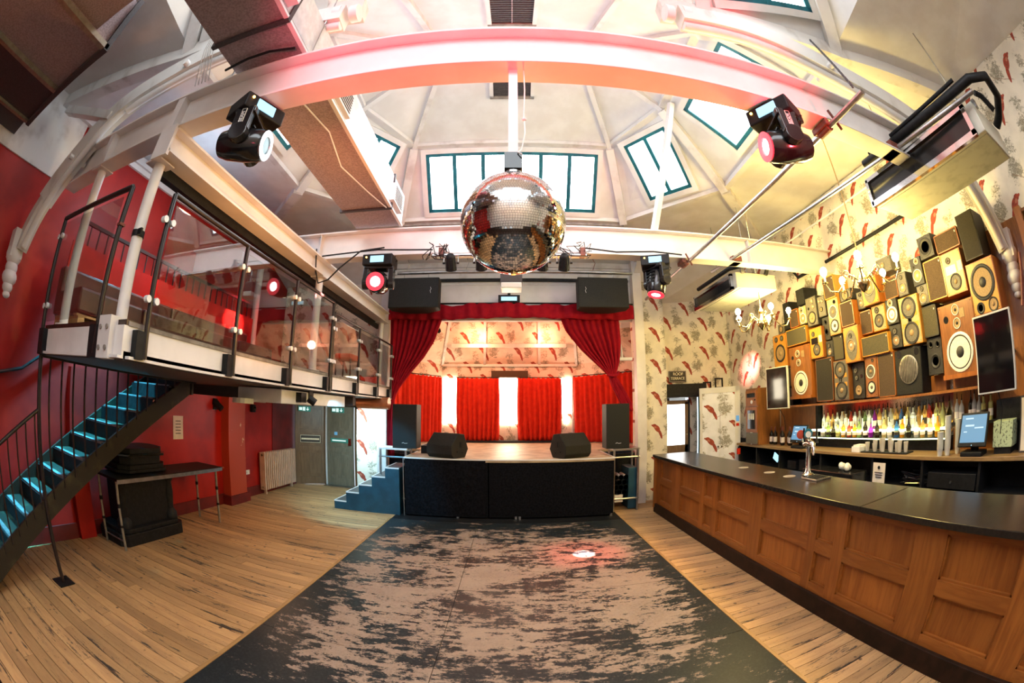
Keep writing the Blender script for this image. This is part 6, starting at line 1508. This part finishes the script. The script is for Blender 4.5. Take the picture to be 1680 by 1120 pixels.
def wall_speaker(ty, yc, zc, w_, h_, dep, lab):
    baf, side, drv = TYPES[ty]; X = 5.18 - dep; t = thing('wall_speaker', lab, 'speaker', (5.0, yc, zc - h_/2), 'speakers on the bar wall')
    w_ -= .008; h_ -= .006
    x0 = X; y0, y1, z0, z1 = yc - w_/2, yc + w_/2, zc - h_/2, zc + h_/2
    MB().box(x0 + .006, 5.18, y0, y1, z0, z1).build('cabinet', side, t, bevel=.003)
    e = .012 if (side != baf) else .004
    b_ = MB().box(x0, x0 + .008, y0 + e, y1 - e, z0 + e, z1 - e).build('grille' if ty.startswith('gril') else 'baffle', baf, t)
    if 'gril' in ty:
        MB().box(x0 - .004, x0, y0 + e + .02, y0 + e + .032, z1 - .06, z1 - .04).build('badge', 'plastic', t)
        for (a, b1, c, d) in ((y0, y1, z0, z0+e), (y0, y1, z1-e, z1), (y0, y0+e, z0, z1), (y1-e, y1, z0, z1)): MB().box(x0 - .004, x0 + .008, a, b1, c, d).build('frame_edge', side, t)
    for (u, v, r, kd) in drv:
        y = y1 - u*w_; z = z0 + v*h_; rr = r*w_
        if kd == 'sq':
            MB().box(x0 - .006, x0, y - .09*w_/.35, y + .09*w_/.35, z - .05, z + .05).build('horn', 'blackgloss', t); MB().box(x0 - .003, x0, y - .20*w_/.35, y - .12*w_/.35, z - .04, z + .07).build('level_plate', 'cone_white', t); continue
        driver(t, x0, y, z, rr, kd)
    if ty in ('gold_oval', 'gold_horn'):
        b = MB(); n = 24; pts = []
        for i in range(n):
            a = 2*math.pi*i/n; pts.append((x0 - .003, yc + math.cos(a)*w_*.36, zc - .01 + math.sin(a)*h_*.42 * (1.0)))
        MB().poly(pts, .003, (1,0,0)).build('grey_inset', 'spgrey', t)
    if ty == 'two_big' or ty == 'two_bronze':
        for v in (.62, .40): MB().box(x0 - .003, x0, yc - w_*.40, yc + w_*.40, z0 + v*h_ - .03, z0 + v*h_ + .03).build('gold_inset', 'spgold', t)
    if ty == 'figure8':
        MB().lathe([(w_*.47, 0), (w_*.47, .005), (w_*.3, .006)], (x0, y1 - .5*w_, z0 + .38*h_), 28, Matrix(((0,0,-1),(0,1,0),(1,0,0)))).build('white_surround', 'ring_white', t)
    if ty in ('bigwhite', 'hugewhite'):
        MB().box(x0 - .006, x0, yc - .24*w_, yc - .10*w_, z0 + .78*h_, z0 + .90*h_).build('level_plate', 'cone_tan', t); MB().box(x0 - .03, x0 + .01, y0, y1, z0 - .0, z0 + .05).build('plinth_rail', side, t)
        for v in (.86, .70): MB().box(x0 - .001, x0 + .0, y1 - .55*w_, y1 - .32*w_, z0 + (v-.07)*h_, z0 + (v+.07)*h_)
    for sy in (y0 + .03, y1 - .03):
        for sz in (z0 + .03, z1 - .03):
            if drv and w_ > .24: MB().cyl((x0 - .003, sy, sz), (x0, sy, sz), .006, n=8).build('screw', 'black', t)
    return t
SP = [
('gold3',6.48,2.89,0.46,0.60,0.30,'golden wood speaker above the far blank screen, woofer under two small drivers'),
('gril_land',5.88,3.05,0.62,0.29,0.34,'landscape olive grille with a wooden frame, above the far big white-coned speaker'),
('bigwhite',5.81,2.43,0.62,0.89,0.36,'large brown speaker with a white woofer cone beside the far blank screen'),
('gold_sq',5.33,2.85,0.35,0.50,0.34,'golden speaker with a square horn, just right of the far landscape grille'),
('grille_black',5.22,2.25,0.45,0.68,0.30,'tall dark grille speaker beside the far white-coned speaker, bottom row'),
('two_bronze',4.74,2.20,0.36,0.60,0.36,'grey speaker with two dark woofers in the bottom row, right of the dark grille'),
('gold_oval',4.40,2.68,0.36,0.52,0.40,'bright golden speaker with an oval grey inset in the middle of the wall'),
('small_grey',5.05,2.71,0.19,0.26,0.28,'tiny grey two-driver speaker above the tall dark grille'),
('grille_olive',4.83,2.71,0.25,0.39,0.28,'olive grille speaker left of the golden one with the oval inset'),
('gril_land',3.93,2.60,0.58,0.27,0.36,'landscape brown grille in a gold frame, right of the oval-inset speaker'),
('grey4',4.41,2.16,0.27,0.51,0.28,'narrow dark grey speaker with four drivers in the bottom row'),
('brown2',4.09,2.19,0.26,0.57,0.32,'brown speaker with a white-ringed woofer over a white cone, bottom row'),
('grille_brown',3.77,2.18,0.35,0.58,0.32,'tall reddish-brown grille in the bottom row, left of the black stage monitor'),
('monitor',3.31,2.17,0.50,0.57,0.36,'black stage monitor with a round wire grille in the bottom row'),
('dim3',2.87,2.30,0.27,0.44,0.26,'dark three-driver speaker between the stage monitor and the huge white cone'),
('grille_olive',2.87,2.71,0.28,0.37,0.30,'olive grille above the dark three-driver speaker'),
('hugewhite',2.38,2.41,0.60,0.83,0.36,'largest brown speaker with a huge white woofer beside the near blank screen'),
('goldbig',1.87,2.88,0.46,0.57,0.34,'golden speaker with a very large tan woofer above the near blank screen'),
('gold_sq',2.29,3.14,0.35,0.49,0.36,'golden speaker with a square horn above the largest brown speaker'),
('grille_gold',2.62,3.15,0.33,0.48,0.36,'brown grille in a gold frame, left of the near golden square-horn speaker'),
('ring3',2.95,3.34,0.21,0.35,0.30,'narrow black speaker with two white rings near the top of the wall'),
('small2',2.92,3.04,0.21,0.25,0.30,'small grey speaker under the narrow black one with white rings'),
('two_big',3.17,2.78,0.37,0.60,0.38,'gold and beige speaker with two big woofers above the stage monitor'),
('figure8',3.54,2.97,0.23,0.33,0.32,'small speaker with a white figure-eight surround'),
('small_grey',3.55,2.65,0.23,0.31,0.28,'small dark speaker below the white figure-eight one'),
('gold2',3.83,2.95,0.28,0.35,0.30,'beige two-driver speaker left of the white figure-eight one'),
('grille_brown',4.11,2.94,0.26,0.33,0.30,'brown grille speaker left of the beige two-driver one'),
('gold_horn',3.86,3.32,0.35,0.38,0.40,'golden speaker right behind the body of the near chandelier'),
('small2',4.18,3.27,0.18,0.26,0.28,'small grey speaker left of the golden one behind the near chandelier'),
('grille_brown',4.44,3.13,0.31,0.36,0.38,'brown grille with a deep wood side, above the oval-inset speaker'),
('tall2',4.80,3.17,0.29,0.56,0.34,'tall beige speaker with a dark woofer over a white cone'),
('grille_gold',4.80,3.62,0.29,0.35,0.36,'grille speaker standing on top of the tall beige one'),
('small_one',4.52,3.43,0.29,0.17,0.28,'small single-driver speaker under the far arm of the near chandelier'),
('grey3',5.36,3.37,0.30,0.48,0.34,'grey speaker with a tan woofer and three small drivers, upper row'),
('small4',5.12,3.40,0.22,0.34,0.30,'small grey four-driver speaker left of the tall beige one'),
('dim2',5.11,3.04,0.19,0.37,0.26,'narrow black two-driver speaker below the small grey four-driver one'),
('ring2',5.64,3.37,0.24,0.32,0.32,'small beige speaker with two white rings in the upper row'),
('grille_brown',5.91,3.37,0.27,0.32,0.32,'brown grille left of the small beige one with two white rings'),
('box_black',5.63,3.68,0.25,0.28,0.34,'black box speaker standing alone on top at the far half of the wall'),
('box_black',6.21,3.48,0.21,0.49,0.26,'dark box speaker at the far top end of the wall'),
('grille_brown',3.50,3.27,0.28,0.28,0.30,'brown grille right of the near chandelier body'),
('small2',3.24,3.25,0.20,0.30,0.34,'grey two-driver speaker above the pair of big woofers'),
('box_round',2.69,3.57,0.27,0.28,0.32,'black speaker with a round front on top, nearest the white-ringed one'),
('grille_brown',2.33,3.54,0.43,0.23,0.26,'dark brown grille on top between the two black top boxes'),
('box_big',1.89,3.44,0.30,0.52,0.40,'tall dark box on top at the near end of the wall'),
('hexmon',3.58,3.61,0.31,0.21,0.26,'grey angled monitor behind the glowing bulb of the near chandelier'),
('small_one',6.43,3.28,0.23,0.19,0.26,'small speaker on top of the golden one at the far end'),
('box_black',6.27,2.21,0.15,0.65,0.26,'slim dark box squeezed behind the far blank screen'),
('panel_wood',2.93,1.98,0.29,0.20,0.10,'brown wooden panel below the dark three-driver speaker'),
]
for s in SP: wall_speaker(*s)

# ================================================================== FAR RIGHT CORNER
# door to the roof terrace
dd = struct(thing('door_3', None, None, (0,0,0)))
MB().box(3.26, 3.34, 9.0, 9.14, 0, 2.2).build('frame', 'doorwood', dd); MB().box(4.30, 4.38, 9.0, 9.14, 0, 2.2).build('frame', 'teal', dd)  # second post coloured teal to carry the cyan light on it
lf = MB().box(3.36, 3.40, 9.12, 9.16, .02, 2.1).box(3.94, 4.02, 9.12, 9.16, .02, 2.1).box(3.36, 4.02, 9.12, 9.16, 2.05, 2.14).box(3.36, 4.02, 9.12, 9.16, .02, 1.12).build('leaf_frame', 'doorwood', dd)
MB().box(3.40, 3.94, 9.13, 9.15, 1.12, 2.05).build('pane', 'doorglass', dd)
MB().box(4.06, 4.28, 9.16, 9.18, .0, 2.2).build('side_paper', 'wpX', dd)
MB().box(4.03, 4.06, 9.1, 9.2, 0, 2.15).build('dark_edge', 'black', dd)
MB().cyl((3.98, 9.1, 1.35), (3.98, 9.12, 1.35), .02, n=10).build('lock', 'brass', dd)
MB().box(4.30, 4.34, 8.98, 9.0, 1.2, 1.5).build('handle_plate', 'steel', dd)
t = thing('air_curtain', 'long dark box heater fixed above the terrace door', 'heater', (3.85, 9.0, 2.2))
MB().box(3.28, 4.40, 8.85, 9.1, 2.20, 2.50).build('case', 'black', t, bevel=.01); MB().box(3.30, 3.38, 8.84, 8.85, 2.21, 2.49).build('end_cap', 'grillebr', t)
t = thing('roof_terrace_sign', 'small black hand-lettered sign above the terrace door', 'sign', (3.75, 9.08, 2.6))
MB().box(3.54, 3.96, 9.06, 9.1, 2.56, 2.80).build('board', 'signblk', t)
for (a, b_, c, d) in ((3.53,3.97,2.55,2.57),(3.53,3.97,2.79,2.81),(3.53,3.55,2.55,2.81),(3.95,3.97,2.55,2.81)): MB().box(a, b_, 9.055, 9.06, c, d).build('border', 'grimy', t)
fontobj('lettering', 'ROOF', .095, (3.76, 9.055, 2.735), (R(90), 0, 0), 'chalk', t, .003)
fontobj('lettering', 'TERRACE', .085, (3.75, 9.055, 2.635), (R(90), 0, 0), 'chalk', t, .003)
for i, (x, z) in enumerate(((4.53, 2.42), (4.86, 2.50))):
    t = thing('picture_frame', ['empty dark picture frame over the white cupboard, nearer the terrace door', 'empty dark picture frame over the white cupboard, nearer the speakers'][i], 'picture frame', (x, 9.08, z))
    for (a, b_, c, d) in ((-.11,.11,-.12,-.09),(-.11,.11,.09,.12),(-.11,-.08,-.09,.09),(.08,.11,-.09,.09)): MB().box(x+a, x+b_, 9.07, 9.1, z+c, z+d).build('frame_bar', 'black', t)
# white framed cupboard with papered doors
t = thing('papered_cupboard', 'white framed cupboard with papered double doors beside the terrace door', 'cupboard', (4.5, 8.2, 0))
a, b_ = Vector((4.0, 8.42, 0)), Vector((4.78, 7.95, 0)); ex = (b_-a).normalized(); nn = Vector((ex.y, -ex.x, 0)); L = (b_-a).length; m3 = Matrix((ex, nn, Vector((0,0,1)))).transposed()
def ob(u0, u1, z0, z1, d0, d1, nm, mt): return MB().obox(a + ex*((u0+u1)/2) + nn*((d0+d1)/2) + Vector((0,0,(z0+z1)/2)), (u1-u0, d1-d0, z1-z0), m3).build(nm, mt, t)
ob(0, L, 0, 2.34, -.30, 0, 'body', 'white')
ob(.06, L*.5-.004, .1, 2.24, 0, .02, 'door', 'wpdaylit'); ob(L*.5+.004, L-.12, .1, 2.24, 0, .02, 'door', 'wpdaylit')
ob(0, .06, 0, 2.34, 0, .03, 'frame', 'white'); ob(L-.12, L, 0, 2.36, 0, .03, 'frame', 'white'); ob(0, L, 2.24, 2.36, 0, .03, 'frame', 'white')
for u in (L*.5-.04, L*.5+.04): ob(u-.012, u+.012, 1.08, 1.12, .02, .045, 'knob', 'brass')
ob(L-.10, L-.03, 1.62, 1.74, .03, .034, 'blue_sticker', 'till'); ob(L-.10, L-.03, 1.52, 1.58, .03, .034, 'red_sticker', 'redcur')
tag(MB().box(5.04, 5.19, 7.9, 8.8, .0, 1.2).build('low_box', 'black'), 'dark low cabinet in the corner behind the bar end', 'cabinet')
t = thing('red_extinguisher', 'small red fire extinguisher at the far end of the back counter', 'extinguisher', (4.66, 7.75, 1.0))
MB().cyl((4.60, 7.72, .95), (4.60, 7.72, 1.07), .04, n=16).build('cylinder', 'redcur', t, smooth=True); MB().cyl((4.60, 7.72, 1.07), (4.60, 7.72, 1.11), .02, n=8).build('valve', 'black', t)
# red glowing spot lamp on the papered wall
lamp('red_paper_spot', 'SPOT', (4.0, 6.9, 3.2), 1300, (1.0, 0.22, 0.20), 0.05, (5.2, 8.1, 2.75), 24, 1.0)
# remove prototypes never placed
for k_, p_ in protos.items():
    if not p_[1]:
        for ch in list(p_[0].children): bpy.data.objects.remove(ch)
        bpy.data.objects.remove(p_[0])
